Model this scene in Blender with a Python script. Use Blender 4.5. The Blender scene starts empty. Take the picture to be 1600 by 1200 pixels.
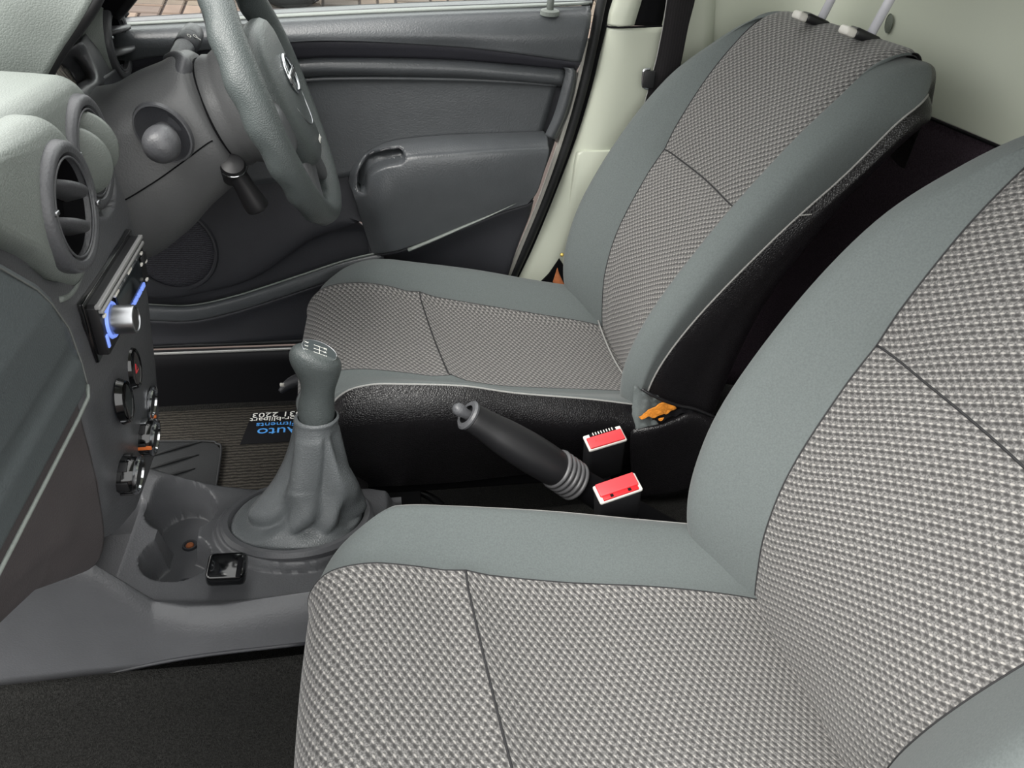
import bpy, bmesh, math, random
import numpy as np
from mathutils import Vector, Matrix

random.seed(7); rng = np.random.default_rng(7)
sc = bpy.context.scene
C = sc.collection

# ---------------------------------------------------------------- camera
# World: +X to the rear of the car, +Y towards the driver's door, +Z up, metres.
F = 1200.0
_vy = np.array([-241., -792., F]); _vy /= np.linalg.norm(_vy)
_vx = np.array([7000., -312., F]); _vx -= _vx.dot(_vy)*_vy; _vx /= np.linalg.norm(_vx)
_vz = np.cross(_vx, _vy)
ROT = np.stack([_vx, _vy, _vz])
CAM = np.array([-0.42698413, -0.78334618, 0.99845158])
cam = bpy.data.objects.new('camera', bpy.data.cameras.new('camera')); C.objects.link(cam)
cam.data.sensor_width = 36; cam.data.lens = F/1600*36; cam.data.clip_start = 0.02; cam.data.clip_end = 200
r_, u_, b_ = ROT@[1,0,0], ROT@[0,-1,0], ROT@[0,0,-1]
cam.matrix_world = Matrix([[r_[i], u_[i], b_[i], CAM[i]] for i in range(3)] + [[0,0,0,1]])
sc.camera = cam

# ---------------------------------------------------------------- light
sc.view_settings.view_transform = 'Standard'; sc.view_settings.look = 'None'
sc.view_settings.exposure = 0.0; sc.view_settings.gamma = 1; sc.view_settings.use_curve_mapping = False
w = bpy.data.worlds.new('sky'); sc.world = w; w.use_nodes = True
nt = w.node_tree; bg = nt.nodes['Background']
bg.inputs[0].default_value = (1.0, 1.0, 0.98, 1); bg.inputs[1].default_value = 2.7
sun = bpy.data.objects.new('sun', bpy.data.lights.new('sun', 'SUN')); C.objects.link(sun)
sun.data.energy = 6.0; sun.data.angle = math.radians(55); sun.data.color = (1, .97, .92)
sun.rotation_euler = Vector((0.52, 0.34, -0.74)).to_track_quat('-Z', 'Y').to_euler()
sc.cycles.max_bounces = 8; sc.cycles.diffuse_bounces = 4; sc.cycles.glossy_bounces = 3
sc.cycles.use_denoising = True

# ---------------------------------------------------------------- helpers
def at(u, v, **k):
    a, val = list(k.items())[0]; i = 'xyz'.index(a)
    d = ROT@np.array([u-800., v-600., F]); t = (val-CAM[i])/d[i]
    return CAM+t*d
def PY(pts):                      # [(u,v,y)] -> 3-D points on the plane of that y
    return [at(p[0], p[1], y=p[2]) for p in pts]

def crom(P, n=None, ts=None, closed=False):
    P = np.asarray(P, float); m = len(P)
    if m == 2 and not closed:
        ts = np.linspace(0, 1, n) if ts is None else ts
        return P[0][None]*(1-ts[:,None]) + P[1][None]*ts[:,None]
    if closed: Q = np.vstack([P[-1], P, P[0], P[1]]); seg = m
    else: Q = np.vstack([2*P[0]-P[1], P, 2*P[-1]-P[-2]]); seg = m-1
    if ts is None: ts = np.linspace(0, seg, n, endpoint=not closed)
    i = np.clip(np.floor(ts).astype(int), 0, seg-1); t = (ts-i)[:,None]
    p0, p1, p2, p3 = Q[i], Q[i+1], Q[i+2], Q[i+3]
    return .5*((2*p1)+(-p0+p2)*t+(2*p0-5*p1+4*p2-p3)*t*t+(-p0+3*p1-3*p2+p3)*t**3)
def resample(P, n, closed=False):  # by arc length
    D = crom(P, max(200, 20*len(P)), closed=closed)
    if closed: D = np.vstack([D, D[0]])
    s = np.r_[0, np.cumsum(np.linalg.norm(np.diff(D, axis=0), axis=1))]
    t = np.linspace(0, s[-1], n, endpoint=not closed)
    return np.stack([np.interp(t, s, D[:,k]) for k in range(D.shape[1])], 1)
def loft(lines, nu, nv, bylen=True):
    L = [resample(l, nu) if bylen else crom(l, nu) for l in lines]
    return crom(np.array(L).reshape(len(L), -1), nv).reshape(nv, nu, 3)

ALL = {}
def link(name, me, mat=None, parent=None, smooth=True):
    o = bpy.data.objects.new(name, me); C.objects.link(o)
    if mat is not None: me.materials.append(mat)
    if smooth and len(me.polygons): me.polygons.foreach_set('use_smooth', [True]*len(me.polygons))
    if parent is not None: o.parent = parent; o.matrix_parent_inverse = parent.matrix_world.inverted()
    return o
def from_vf(name, V, Fc, mat=None, parent=None, smooth=True, uv=None, loc=None):
    me = bpy.data.meshes.new(name); me.from_pydata([tuple(map(float, v)) for v in V], [], [tuple(map(int, f)) for f in Fc])
    if uv is not None:
        l = me.uv_layers.new(name='UVMap'); idx = np.zeros(len(me.loops), int); me.loops.foreach_get('vertex_index', idx)
        l.data.foreach_set('uv', np.asarray(uv, float)[idx].ravel())
    me.update(); return link(name, me, mat, parent, smooth)
def grid_faces(nv, nu, wrap_u=False, wrap_v=False):
    f = []
    for i in range(nv if wrap_v else nv-1):
        for j in range(nu if wrap_u else nu-1):
            a, b = i, (i+1) % nv; c, d = j, (j+1) % nu
            f.append((a*nu+c, a*nu+d, b*nu+d, b*nu+c))
    return f
def gridobj(name, G, mat=None, parent=None, thick=0., uv=False, flip=False, off=-1, wrap_u=False):
    nv, nu = G.shape[:2]; f = grid_faces(nv, nu, wrap_u)
    if flip: f = [q[::-1] for q in f]
    U = None
    if uv:
        du = np.linalg.norm(np.diff(G, axis=1), axis=2); dv = np.linalg.norm(np.diff(G, axis=0), axis=2)
        uu = np.c_[np.zeros(nv), np.cumsum(du, 1)]; vv = np.vstack([np.zeros(nu), np.cumsum(dv, 0)])
        uu -= uu[:, nu//2][:,None]
        U = np.stack([uu.ravel(), vv.ravel()], 1)
    o = from_vf(name, G.reshape(-1,3), f, mat, parent, True, U)
    if thick:
        m = o.modifiers.new('thick', 'SOLIDIFY'); m.thickness = thick; m.offset = off
    return o
def tube_vf(P, r, n=10, up=None, caps=True, sq=1.0):
    P = np.asarray(P, float); m = len(P); r = np.broadcast_to(np.asarray(r, float), (m,))
    T = np.gradient(P, axis=0); T /= np.linalg.norm(T, axis=1)[:,None]
    N = np.array(up if up is not None else ([0,0,1] if abs(T[0][2]) < .9 else [1,0,0]), float)
    V = []
    for i in range(m):
        N = N-N.dot(T[i])*T[i]; N /= np.linalg.norm(N); B = np.cross(T[i], N)
        for k in range(n):
            a = 2*math.pi*k/n; V.append(P[i]+r[i]*(math.cos(a)*N*sq+math.sin(a)*B))
    f = grid_faces(m, n, True)
    if caps: f += [tuple(range(n))[::-1], tuple((m-1)*n+k for k in range(n))]
    return V, f
def tube(name, P, r, mat=None, parent=None, n=10, k=None, **kw):
    if k: 
        m = len(P); rr = np.broadcast_to(np.asarray(r, float), (m,))
        Q = crom(np.c_[np.asarray(P, float), rr], k); P, r = Q[:,:3], Q[:,3]
    V, f = tube_vf(P, r, n, **kw); return from_vf(name, V, f, mat, parent)
def frame(axis, up=(0,0,1)):
    a = np.array(axis, float); a /= np.linalg.norm(a); u = np.array(up, float)
    if abs(u.dot(a)) > .999*np.linalg.norm(u): u = np.array([1., 0, 0]) if abs(a[0]) < .9 else np.array([0, 1., 0])
    u = u-u.dot(a)*a; u /= np.linalg.norm(u)
    return a, u, np.cross(a, u)
def lathe(name, prof, c, axis, mat=None, parent=None, n=32, up=(0,0,1), sx=1., sy=1., closed=False):
    # prof: [(radius, height along axis)]
    a, u, w_ = frame(axis, up); c = np.array(c, float); V = []
    for r, h in prof:
        for k in range(n):
            t = 2*math.pi*k/n; V.append(c+a*h+r*(math.cos(t)*u*sy+math.sin(t)*w_*sx))
    f = grid_faces(len(prof), n, True, closed)
    o = from_vf(name, V, [q[::-1] for q in f], mat, parent)
    me = o.data; bm = bmesh.new(); bm.from_mesh(me); bmesh.ops.remove_doubles(bm, verts=bm.verts, dist=1e-6)
    bmesh.ops.recalc_face_normals(bm, faces=bm.faces); bm.to_mesh(me); bm.free()
    me.polygons.foreach_set('use_smooth', [True]*len(me.polygons)); autosmooth(o, 40)
    return o
def autosmooth(o, deg=35):
    me = o.data; bm = bmesh.new(); bm.from_mesh(me)
    for e in bm.edges:
        if len(e.link_faces) == 2 and e.calc_face_angle(0) > math.radians(deg): e.smooth = False
    bm.to_mesh(me); bm.free()
def box(name, c, size, mat=None, parent=None, bev=.002, axes=None, seg=3, taper=1.):
    bm = bmesh.new(); bmesh.ops.create_cube(bm, size=1)
    for v in bm.verts:
        s = taper if v.co.z > 0 else 1
        v.co = Vector((v.co.x*size[0]*s, v.co.y*size[1]*s, v.co.z*size[2]))
    if bev: bmesh.ops.bevel(bm, geom=list(bm.edges)+list(bm.verts), offset=bev, segments=seg, profile=.5, affect='EDGES')
    A = np.eye(3) if axes is None else np.array(axes, float)
    for v in bm.verts:
        p = np.array(c, float)+v.co.x*A[0]+v.co.y*A[1]+v.co.z*A[2]; v.co = p
    bmesh.ops.recalc_face_normals(bm, faces=bm.faces)
    me = bpy.data.meshes.new(name); bm.to_mesh(me); bm.free()
    o = link(name, me, mat, parent, True); autosmooth(o, 50); return o
def prism(name, pts, nrm, depth, mat=None, parent=None, bev=.0):
    # closed outline extruded by depth along -nrm
    bm = bmesh.new(); nrm = Vector(nrm).normalized()
    vs = [bm.verts.new(tuple(p)) for p in pts]; f = bm.faces.new(vs)
    if f.normal.dot(nrm) < 0: f.normal_flip()
    f.normal_update()
    r = bmesh.ops.extrude_face_region(bm, geom=[f])
    for v in r['geom']:
        if isinstance(v, bmesh.types.BMVert): v.co -= nrm*depth
    bmesh.ops.recalc_face_normals(bm, faces=bm.faces)
    if bev:
        ed = [e for e in bm.edges if len(e.link_faces) == 2 and e.calc_face_angle(0) > .6]
        bmesh.ops.bevel(bm, geom=ed, offset=bev, segments=2, profile=.5, affect='EDGES')
    me = bpy.data.meshes.new(name); bm.to_mesh(me); bm.free()
    o = link(name, me, mat, parent, True); autosmooth(o, 40); return o
def empty(name, loc=(0,0,0)):
    o = bpy.data.objects.new(name, None); C.objects.link(o); o.location = loc; o.empty_display_size = .05
    bpy.context.view_layer.update(); return o
def tag(o, label=None, cat=None, group=None, kind=None):
    if label: o['label'] = label
    if cat: o['category'] = cat
    if group: o['group'] = group
    if kind: o['kind'] = kind
    return o
def text(name, s, size, origin, xdir, ydir, mat, parent, depth=.0004, align='LEFT', sx=1., shear=0):
    cu = bpy.data.curves.new(name, 'FONT'); cu.body = s; cu.size = size; cu.extrude = depth; cu.align_x = align; cu.resolution_u = 3; cu.shear = shear
    o = bpy.data.objects.new(name, cu); C.objects.link(o)
    x = np.array(xdir, float); x /= np.linalg.norm(x); y = np.array(ydir, float); y -= y.dot(x)*x; y /= np.linalg.norm(y); z = np.cross(x, y)
    M = Matrix([[x[i]*sx, y[i], z[i], origin[i]] for i in range(3)]+[[0,0,0,1]])
    bpy.context.view_layer.update()
    me = bpy.data.meshes.new_from_object(o.evaluated_get(bpy.context.evaluated_depsgraph_get()))
    bpy.data.objects.remove(o); me.transform(M); me.materials.clear()
    return link(name, me, mat, parent, False)
def ss(a, b, x): t = np.clip((x-a)/(b-a), 0, 1); return t*t*(3-2*t)

# ---------------------------------------------------------------- materials
def s2l(c): return tuple(((x/255)/12.92 if x/255 <= .04045 else ((x/255+.055)/1.055)**2.4) for x in c)
class N:
    def __init__(s, name):
        s.m = bpy.data.materials.new(name); s.m.use_nodes = True; s.t = s.m.node_tree; s.b = s.t.nodes['Principled BSDF']
    def n(s, typ, **k):
        nd = s.t.nodes.new(typ)
        for a, v in k.items(): setattr(nd, a, v)
        return nd
    def l(s, a, b): s.t.links.new(a, b)
def pmat(name, col, rough=.5, grain=0, gstr=.1, metal=0, spec=.5, sheen=0, var=.0, vscale=30, coat=0, emit=None, dist=.002, rvar=0):
    M = N(name); b = M.b; c = s2l(col)
    b.inputs['Base Color'].default_value = (*c, 1); b.inputs['Roughness'].default_value = rough
    b.inputs['Metallic'].default_value = metal; b.inputs['Specular IOR Level'].default_value = spec
    if sheen: b.inputs['Sheen Weight'].default_value = sheen; b.inputs['Sheen Roughness'].default_value = .5
    if coat: b.inputs['Coat Weight'].default_value = coat; b.inputs['Coat Roughness'].default_value = .08
    if emit: b.inputs['Emission Color'].default_value = (*s2l(emit[0]), 1); b.inputs['Emission Strength'].default_value = emit[1]
    tc = M.n('ShaderNodeTexCoord')
    if grain:
        v = M.n('ShaderNodeTexNoise'); v.inputs['Scale'].default_value = grain; v.inputs['Detail'].default_value = 3
        M.l(tc.outputs['Object'], v.inputs['Vector'])
        bp = M.n('ShaderNodeBump'); bp.inputs['Strength'].default_value = gstr; bp.inputs['Distance'].default_value = dist
        M.l(v.outputs['Fac'], bp.inputs['Height']); M.l(bp.outputs['Normal'], b.inputs['Normal'])
    if var:
        v = M.n('ShaderNodeTexNoise'); v.inputs['Scale'].default_value = vscale; v.inputs['Detail'].default_value = 4
        M.l(tc.outputs['Object'], v.inputs['Vector'])
        mx = M.n('ShaderNodeMix', data_type='RGBA')
        mx.inputs[6].default_value = (*[x*(1-var) for x in c], 1); mx.inputs[7].default_value = (*[min(1, x*(1+var)) for x in c], 1)
        cr = M.n('ShaderNodeMapRange'); cr.inputs[1].default_value = .3; cr.inputs[2].default_value = .7
        M.l(v.outputs['Fac'], cr.inputs[0]); M.l(cr.outputs[0], mx.inputs[0]); M.l(mx.outputs[2], b.inputs['Base Color'])
    return M.m
def voro_leather(name, col, rough=.4, scale=450, st=.35, spec=.5, dist=.001):
    M = N(name); b = M.b; b.inputs['Base Color'].default_value = (*s2l(col), 1); b.inputs['Roughness'].default_value = rough
    b.inputs['Specular IOR Level'].default_value = spec
    tc = M.n('ShaderNodeTexCoord'); v = M.n('ShaderNodeTexVoronoi', feature='DISTANCE_TO_EDGE'); v.inputs['Scale'].default_value = scale
    M.l(tc.outputs['Object'], v.inputs['Vector']); mr = M.n('ShaderNodeMapRange'); mr.inputs[2].default_value = .25
    M.l(v.outputs['Distance'], mr.inputs[0]); bp = M.n('ShaderNodeBump'); bp.inputs['Strength'].default_value = st; bp.inputs['Distance'].default_value = dist
    M.l(mr.outputs[0], bp.inputs['Height']); M.l(bp.outputs['Normal'], b.inputs['Normal']); return M.m
def weave(name, dark, mid, light, cell=.0088, rough=.85):
    # staggered light threads with a dark float beside each, on metric UVs
    M = N(name); b = M.b; b.inputs['Roughness'].default_value = rough; b.inputs['Specular IOR Level'].default_value = .2
    b.inputs['Sheen Weight'].default_value = .15
    tc = M.n('ShaderNodeTexCoord')
    def mask(ox, oy, rot, sx, sy, a, c):
        mp = M.n('ShaderNodeMapping'); mp.inputs['Rotation'].default_value = (0,0,math.radians(45)); k = math.sqrt(2)/cell; mp.inputs['Scale'].default_value = (k*.74, k*1.12, 1)
        mp.inputs['Location'].default_value = (ox, oy, 0); M.l(tc.outputs['UV'], mp.inputs['Vector'])
        vo = M.n('ShaderNodeTexVoronoi', voronoi_dimensions='2D', feature='F1'); vo.inputs['Scale'].default_value = 1; vo.inputs['Randomness'].default_value = .10
        M.l(mp.outputs['Vector'], vo.inputs['Vector'])
        d = M.n('ShaderNodeVectorMath', operation='SUBTRACT'); M.l(mp.outputs['Vector'], d.inputs[0]); M.l(vo.outputs['Position'], d.inputs[1])
        m2 = M.n('ShaderNodeMapping'); m2.inputs['Rotation'].default_value = (0,0,math.radians(rot)); m2.inputs['Scale'].default_value = (sx, sy, 1); M.l(d.outputs['Vector'], m2.inputs['Vector'])
        ln = M.n('ShaderNodeVectorMath', operation='LENGTH'); M.l(m2.outputs['Vector'], ln.inputs[0])
        mr = M.n('ShaderNodeMapRange', interpolation_type='SMOOTHSTEP'); mr.inputs[1].default_value = a; mr.inputs[2].default_value = c; M.l(ln.outputs['Value'], mr.inputs[0]); return mr.outputs[0]
    lt = mask(0, 0, -20, 1.25, 2.6, .46, .16); dk = mask(.40, .32, 35, 1.0, 1.8, .62, .16)
    m3 = M.n('ShaderNodeMapping'); m3.inputs['Scale'].default_value = (1/cell*3.2, 1/cell*3.2, 1); M.l(tc.outputs['UV'], m3.inputs['Vector'])
    ck = M.n('ShaderNodeTexNoise', noise_dimensions='2D'); ck.inputs['Scale'].default_value = 1.7; ck.inputs['Detail'].default_value = 2; M.l(m3.outputs['Vector'], ck.inputs['Vector'])
    cr = M.n('ShaderNodeMapRange'); cr.inputs[1].default_value = .3; cr.inputs[2].default_value = .7; M.l(ck.outputs['Fac'], cr.inputs[0])
    def mix(f, a, c_, k=None):
        m = M.n('ShaderNodeMix', data_type='RGBA')
        for i, x in ((6, a), (7, c_)):
            if isinstance(x, (tuple, list)): m.inputs[i].default_value = (*s2l(x), 1)
            else: M.l(x, m.inputs[i])
        M.l(f, m.inputs[0]); return m.outputs[2]
    g = mix(cr.outputs[0], [x*.78 for x in mid], [min(255, x*1.24) for x in mid]); g = mix(dk, g, dark); g = mix(lt, g, light)
    M.l(g, b.inputs['Base Color'])
    ad = M.n('ShaderNodeMath', operation='MULTIPLY_ADD'); ad.inputs[1].default_value = .35; M.l(ck.outputs['Fac'], ad.inputs[0]); M.l(lt, ad.inputs[2])
    a2 = M.n('ShaderNodeMath', operation='SUBTRACT'); M.l(ad.outputs[0], a2.inputs[0]); M.l(dk, a2.inputs[1])
    bp = M.n('ShaderNodeBump'); bp.inputs['Strength'].default_value = .3; bp.inputs['Distance'].default_value = .001
    M.l(a2.outputs[0], bp.inputs['Height']); M.l(bp.outputs['Normal'], b.inputs['Normal']); return M.m
def ribbed(name, col, axis, scale, rough=.9, st=.8, dist=.003, var=.4):
    M = N(name); b = M.b; b.inputs['Roughness'].default_value = rough; b.inputs['Specular IOR Level'].default_value = .2
    tc = M.n('ShaderNodeTexCoord'); wv = M.n('ShaderNodeTexWave', wave_type='BANDS', bands_direction=axis); wv.inputs['Scale'].default_value = scale
    wv.inputs['Distortion'].default_value = 3.0; wv.inputs['Detail'].default_value = 3; wv.inputs['Detail Scale'].default_value = 2.5
    M.l(tc.outputs['Object'], wv.inputs['Vector'])
    ns = M.n('ShaderNodeTexNoise'); ns.inputs['Scale'].default_value = 500; M.l(tc.outputs['Object'], ns.inputs['Vector'])
    mu = M.n('ShaderNodeMath', operation='MULTIPLY'); M.l(wv.outputs['Fac'], mu.inputs[0]); M.l(ns.outputs['Fac'], mu.inputs[1])
    c = s2l(col); mx = M.n('ShaderNodeMix', data_type='RGBA'); mx.inputs[6].default_value = (*[x*(1-var) for x in c], 1); mx.inputs[7].default_value = (*[x*(1+2*var) for x in c], 1)
    M.l(mu.outputs[0], mx.inputs[0]); M.l(mx.outputs[2], b.inputs['Base Color'])
    bp = M.n('ShaderNodeBump'); bp.inputs['Strength'].default_value = st; bp.inputs['Distance'].default_value = dist
    M.l(mu.outputs[0], bp.inputs['Height']); M.l(bp.outputs['Normal'], b.inputs['Normal']); return M.m

PLA  = pmat('grey_grained_plastic', (80,81,84), .38, 420, .25, var=.05)
PLAD = pmat('dark_grained_plastic', (50,51,55), .52, 420, .25, var=.05)
PLAB = pmat('lower_dash_plastic', (78,73,74), .5, 500, .25, var=.06)
PLAL = voro_leather('dash_pad_plastic', (120,126,122), .42, 330, .22)
DOORP= pmat('door_trim_plastic', (72,75,78), .30, 350, .25, var=.05)
DOORD= pmat('door_lower_plastic', (48,49,54), .55, 350, .25, var=.05)
STRIP= pmat('door_recess_plastic', (64,64,72), .6, 300, .2)
BLK  = pmat('black_plastic', (30,30,32), .4)
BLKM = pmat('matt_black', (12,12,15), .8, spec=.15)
GLOS = pmat('gloss_black', (12,13,15), .12, coat=.5)
CHR  = pmat('chrome', (205,208,212), .12, metal=1)
SAT  = pmat('satin_metal', (170,172,175), .3, metal=1)
WHTM = pmat('white_enamel_rod', (205,205,212), .25)
FAB  = pmat('plain_seat_fabric', (94,100,100), .88, 900, .3, var=.10, vscale=500, sheen=.12, spec=.2, dist=.0006)
WEAV = weave('patterned_seat_fabric', (64,63,63), (106,105,104), (164,161,157), .0102)
VIN  = voro_leather('black_vinyl', (22,21,23), .30, 330, .35)
LEA  = voro_leather('grey_leatherette', (92,96,98), .34, 330, .3)
RUBG = voro_leather('wheel_rim_grain', (76,82,82), .36, 380, .3)
SEAM = pmat('stitched_edge', (150,150,148), .6, 900, .5)
SEAMD= pmat('dark_thread', (40,40,42), .8)
BEI  = pmat('painted_trim_plastic', (196,201,186), .38, 200, .04)
BEID = pmat('body_paint', (205,203,194), .28)
RUBB = pmat('black_rubber', (24,26,28), .55, 300, .2)
CARP = pmat('carpet', (36,36,35), .95, 700, 1.0, var=.5, vscale=420, spec=.1, dist=.003)
CARPD= pmat('dark_carpet', (74,64,72), .95, 700, 1.0, var=.35, vscale=420, spec=.1, dist=.003)
MATC = ribbed('ribbed_floor_mat', (60,57,52), 'Y', 34, var=.75)
ORAN = pmat('orange_foam', (205,128,38), .9, 300, .6, var=.2, vscale=80)
BROW = pmat('brown_foam', (150,88,50), .9, 300, .6, var=.2, vscale=80)
RED  = pmat('red_button', (228,62,68), .4)
WHT  = pmat('white_plastic', (225,222,215), .4)
AMB  = pmat('amber_pointer', (226,120,60), .4)
BLU  = pmat('lit_blue', (120,150,225), .4, emit=((118,145,235), .75))
LCD  = pmat('display_glass', (30,36,40), .15, coat=.4)
WEB  = ribbed('seat_belt_webbing', (38,36,38), 'X', 60, .7, .3, .0006, .2)
SPK  = ribbed('speaker_mesh', (62,62,68), 'Z', 80, .55, .8, .001, .6)
TPR  = pmat('print_white', (225,225,220), .7)
TPB  = pmat('print_blue', (70,150,225), .7)
GRY  = pmat('silver_grey_plastic', (150,150,150), .35)
BRS  = pmat('brass', (190,165,90), .3, metal=1)

# ================================================================ SETTING
def struct(o): o['kind'] = 'structure'; return o

# floor pan with carpet: two footwells and the tunnel, one cross-section swept along X
def floor():
    xs = np.linspace(-1.25, .55, 40)
    prof = [(-.76,.13),(-.72,.135),(-.69,.10),(-.67,.02),(-.6,.0),(-.3,.0),(-.22,.02),(-.185,.10),(-.165,.185),(-.145,.200),(-.12,.150),(0,.150),(.10,.150),(.135,.150),(.16,.08),(.2,.01),(.28,0),(.6,0),(.655,.0),(.672,.03)]
    P = resample([(0,a,b) for a,b in prof], 90)
    G = np.array([[ (x, p[1], p[2]) for p in P] for x in xs])
    # toe board rises to the front, heel rises under the seats
    for i, x in enumerate(xs):
        r = ss(-1.0, -1.25, x)*.22
        G[i,:,2] = np.maximum(G[i,:,2], r)
    G[:,:,2] += .003*np.sin(G[:,:,1]*31+1)*np.sin(G[:,:,0]*23)
    o = gridobj('floor', G, CARP, thick=.01, off=-1, flip=True); return struct(o)
floor()
# driver side sill with scuff edge
sill = struct(empty('trim_1', (-.6,.70,.1)))
sl = [[(-1.2,.672,.0),(.2,.672,.0)],[(-1.2,.676,.10),(.2,.676,.10)],[(-1.2,.685,.128),(.2,.685,.128)],[(-1.2,.715,.132),(.2,.715,.132)],[(-1.2,.735,.12),(.2,.735,.12)]]
gridobj('sill_cover', loft(sl, 12, 24), BLKM, sill, .003, flip=True)
tube('sill_edge_line', [(-1.15,.700,.136),(-.2,.700,.138)], .0028, SEAM, sill, 8)
tube('door_seal', [(-1.15,.728,.14),(-.2,.728,.14)], .006, RUBB, sill, 8)


# ================================================================ SEATS
K = 7     # fine steps per control interval
def fine(G):     # G: rows x cols x 3 control grid -> fine grid
    nv, nu = G.shape[:2]
    A = np.array([crom(G[i], ts=np.linspace(0, nu-1, (nu-1)*K+1)) for i in range(nv)])
    m = A.shape[1]
    return crom(A.reshape(nv, -1), ts=np.linspace(0, nv-1, (nv-1)*K+1)).reshape(-1, m, 3)
def normals(G):
    du = np.gradient(G, axis=1); dv = np.gradient(G, axis=0); n = np.cross(du, dv)
    return n/np.maximum(np.linalg.norm(n, axis=2), 1e-9)[...,None]
def crease(G, n, col=None, row=None, r0=0, r1=None, c0=0, c1=None, d=.004, wd=1.4):
    # sink a seam into the upholstery along a grid line
    D = np.zeros(G.shape[:2]); I, J = np.indices(D.shape)
    r1 = D.shape[0]-1 if r1 is None else r1; c1 = D.shape[1]-1 if c1 is None else c1
    if col is not None: m = np.exp(-((J-col)/wd)**2)*((I >= r0) & (I <= r1))
    else: m = np.exp(-((I-row)/wd)**2)*((J >= c0) & (J <= c1))
    return G-n*(d*m)[...,None]
def sub(name, G, r0, r1, c0, c1, mat, parent, uv=True):
    return gridobj(name, G[r0:r1+1, c0:c1+1].copy(), mat, parent, uv=uv)

def make_seat(c, ck, bk, label, tw=0, ns=0, skew=0):
    root = empty('car_seat', (-.25, c, .03)); tag(root, label, 'seat')
    root['group'] = 'front seats'
    # ---- cushion: columns across (half): 0 centre .. I(2) .. crest(3) .. seam(4) .. side(5) .. bottom(6)
    rows = ck
    def crow(r):
        x, zc, zi, hi, hc, hs, zs, zb, hb, dx = r
        half = [(0, x, zi-.012), (hi*.5, x+dx*.03, zi-.009), (hi, x+dx*.15, zi), (hc, x+dx*.5, zc), (hs, x+dx, zs), (hb+.004, x+dx*1.06, (zs*.45+zb*.55)), (hb-.02, x+dx*1.06, zb)]
        nh = list(half)
        if ns: nh[3] = (hc+.004, nh[3][1], zc-.002); nh[4] = (hs+.004, nh[4][1], zs+(.026 if x < -.1 else .016)*ns); nh[5] = (hb+.012, nh[5][1]-(.010 if x < -.5 else 0), zs*.84+zb*.16)
        L = [(-a, b, d) for a, b, d in nh[:0:-1]]+half
        sk_ = skew*math.exp(-((x+.335)/.05)**2)
        return [(b-sk_*a, c+a, d) for a, b, d in L]
    G = fine(np.array([crow(r) for r in rows])); n = normals(G)
    nc = G.shape[1]; mid = nc//2
    iI, iS, iB = 2*K, 4*K, 6*K; rf = 2*K; rx = 7*K; rl = G.shape[0]-1
    for s in (-1, 1): G = crease(G, n, col=mid+s*iI, r0=rf, d=.005, wd=1.1)
    for s in (-1, 1): G = crease(G, n, col=mid+s*iS, r0=rf, d=.002, wd=.8)
    G = crease(G, n, row=rx, c0=mid-iI, c1=mid+iI, d=.006, wd=1.2)
    cu = empty('cushion', root.location); cu.parent = root; cu.matrix_parent_inverse = root.matrix_world.inverted()
    sub('cushion_insert', G, rf, rl, mid-iI, mid+iI, WEAV, cu)
    sub('cushion_bolster', G, rf, rl, mid+iI, mid+iS, FAB, cu)
    sub('cushion_bolster', G, rf, rl, mid-iS, mid-iI, FAB, cu)
    sub('cushion_side_cover', G, rf, rl, mid+iS, mid+iB, VIN, cu)
    sub('cushion_side_cover', G, rf, rl, mid-iB, mid-iS, VIN, cu)
    sub('cushion_front_cover', G, 0, rf, mid-iB, mid+iB, VIN, cu)
    V, Fc = [], []
    def addt(path, r):
        v, f = tube_vf(path, r, 6); o = len(V); V.extend(v); Fc.extend([tuple(q+o for q in g) for g in f])
    e = n*.0008
    for q in ((G+e)[rf:rl, mid+iS], (G+e)[rf:rl, mid-iS], (G+e)[rf, mid-iS:mid+iS+1]): tube('cushion_piping', q, .0016, SEAM, cu, 6)
    tube('cushion_stitching', (G+n*.0002)[rx, mid-iI:mid+iI+1], .0014, SEAMD, cu, 6)
    for s in (-1, 1): tube('cushion_stitching', (G+n*.0004)[rf:rl, mid+s*iI], .0009, SEAMD, cu, 6)
    # ---- backrest
    # row: I(h,x,z) C(h,x,z) S(h,x,z) T(rear edge h,x,z)
    def brow(r):
        (hi, xi, zi), (hc, xc, zc), (hs, xs, zs), (ht, xt, zt) = r
        half = [(0, xi+.012, zi+.0), (hi*.55, xi+.008, zi), (hi, xi, zi), (hc-.030, xc+.004, zc+.003), (hc+.006, xc+.020, zc-.002), (hs, xs, zs),
                (hs+.004, xs*.5+xt*.5, zs*.5+zt*.5), (ht, xt, zt), (ht*.6, xt+.018, zt), (0, xt+.022, zt)]
        L = [(-a, b, d) for a, b, d in half[:0:-1]]+half
        return [(b, c+a+tw*(b+.0), d) for a, b, d in L]
    H = fine(np.array([brow(r) for r in bk])); n = -normals(H)
    nc = H.shape[1]; mid = nc//2; iI, iS, iT, iE = 2*K, 5*K, 7*K, 9*K; rl = H.shape[0]-1; rx = 4*K
    H = H - 0
    for s in (-1, 1): H = crease(H, n, col=mid+s*iI, d=.006, wd=1.1)
    for s in (-1, 1): H = crease(H, n, col=mid+s*iS, d=.002, wd=.8)
    H = crease(H, n, row=rx, c0=mid-iI, c1=mid+iI, d=.006, wd=1.2)
    ba = empty('backrest', root.location); ba.parent = root; ba.matrix_parent_inverse = root.matrix_world.inverted()
    sub('backrest_insert', H, 0, rl, mid-iI, mid+iI, WEAV, ba)
    r8 = 8*K+2
    sub('backrest_bolster', H, 0, r8, mid+iI, mid+iS, FAB, ba)
    sub('backrest_bolster', H, 0, r8, mid-iS, mid-iI, FAB, ba)
    r_side = 7*K
    sub('backrest_side_cover', H, 0, r_side+K, mid+iS, mid+iE, VIN, ba)
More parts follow.
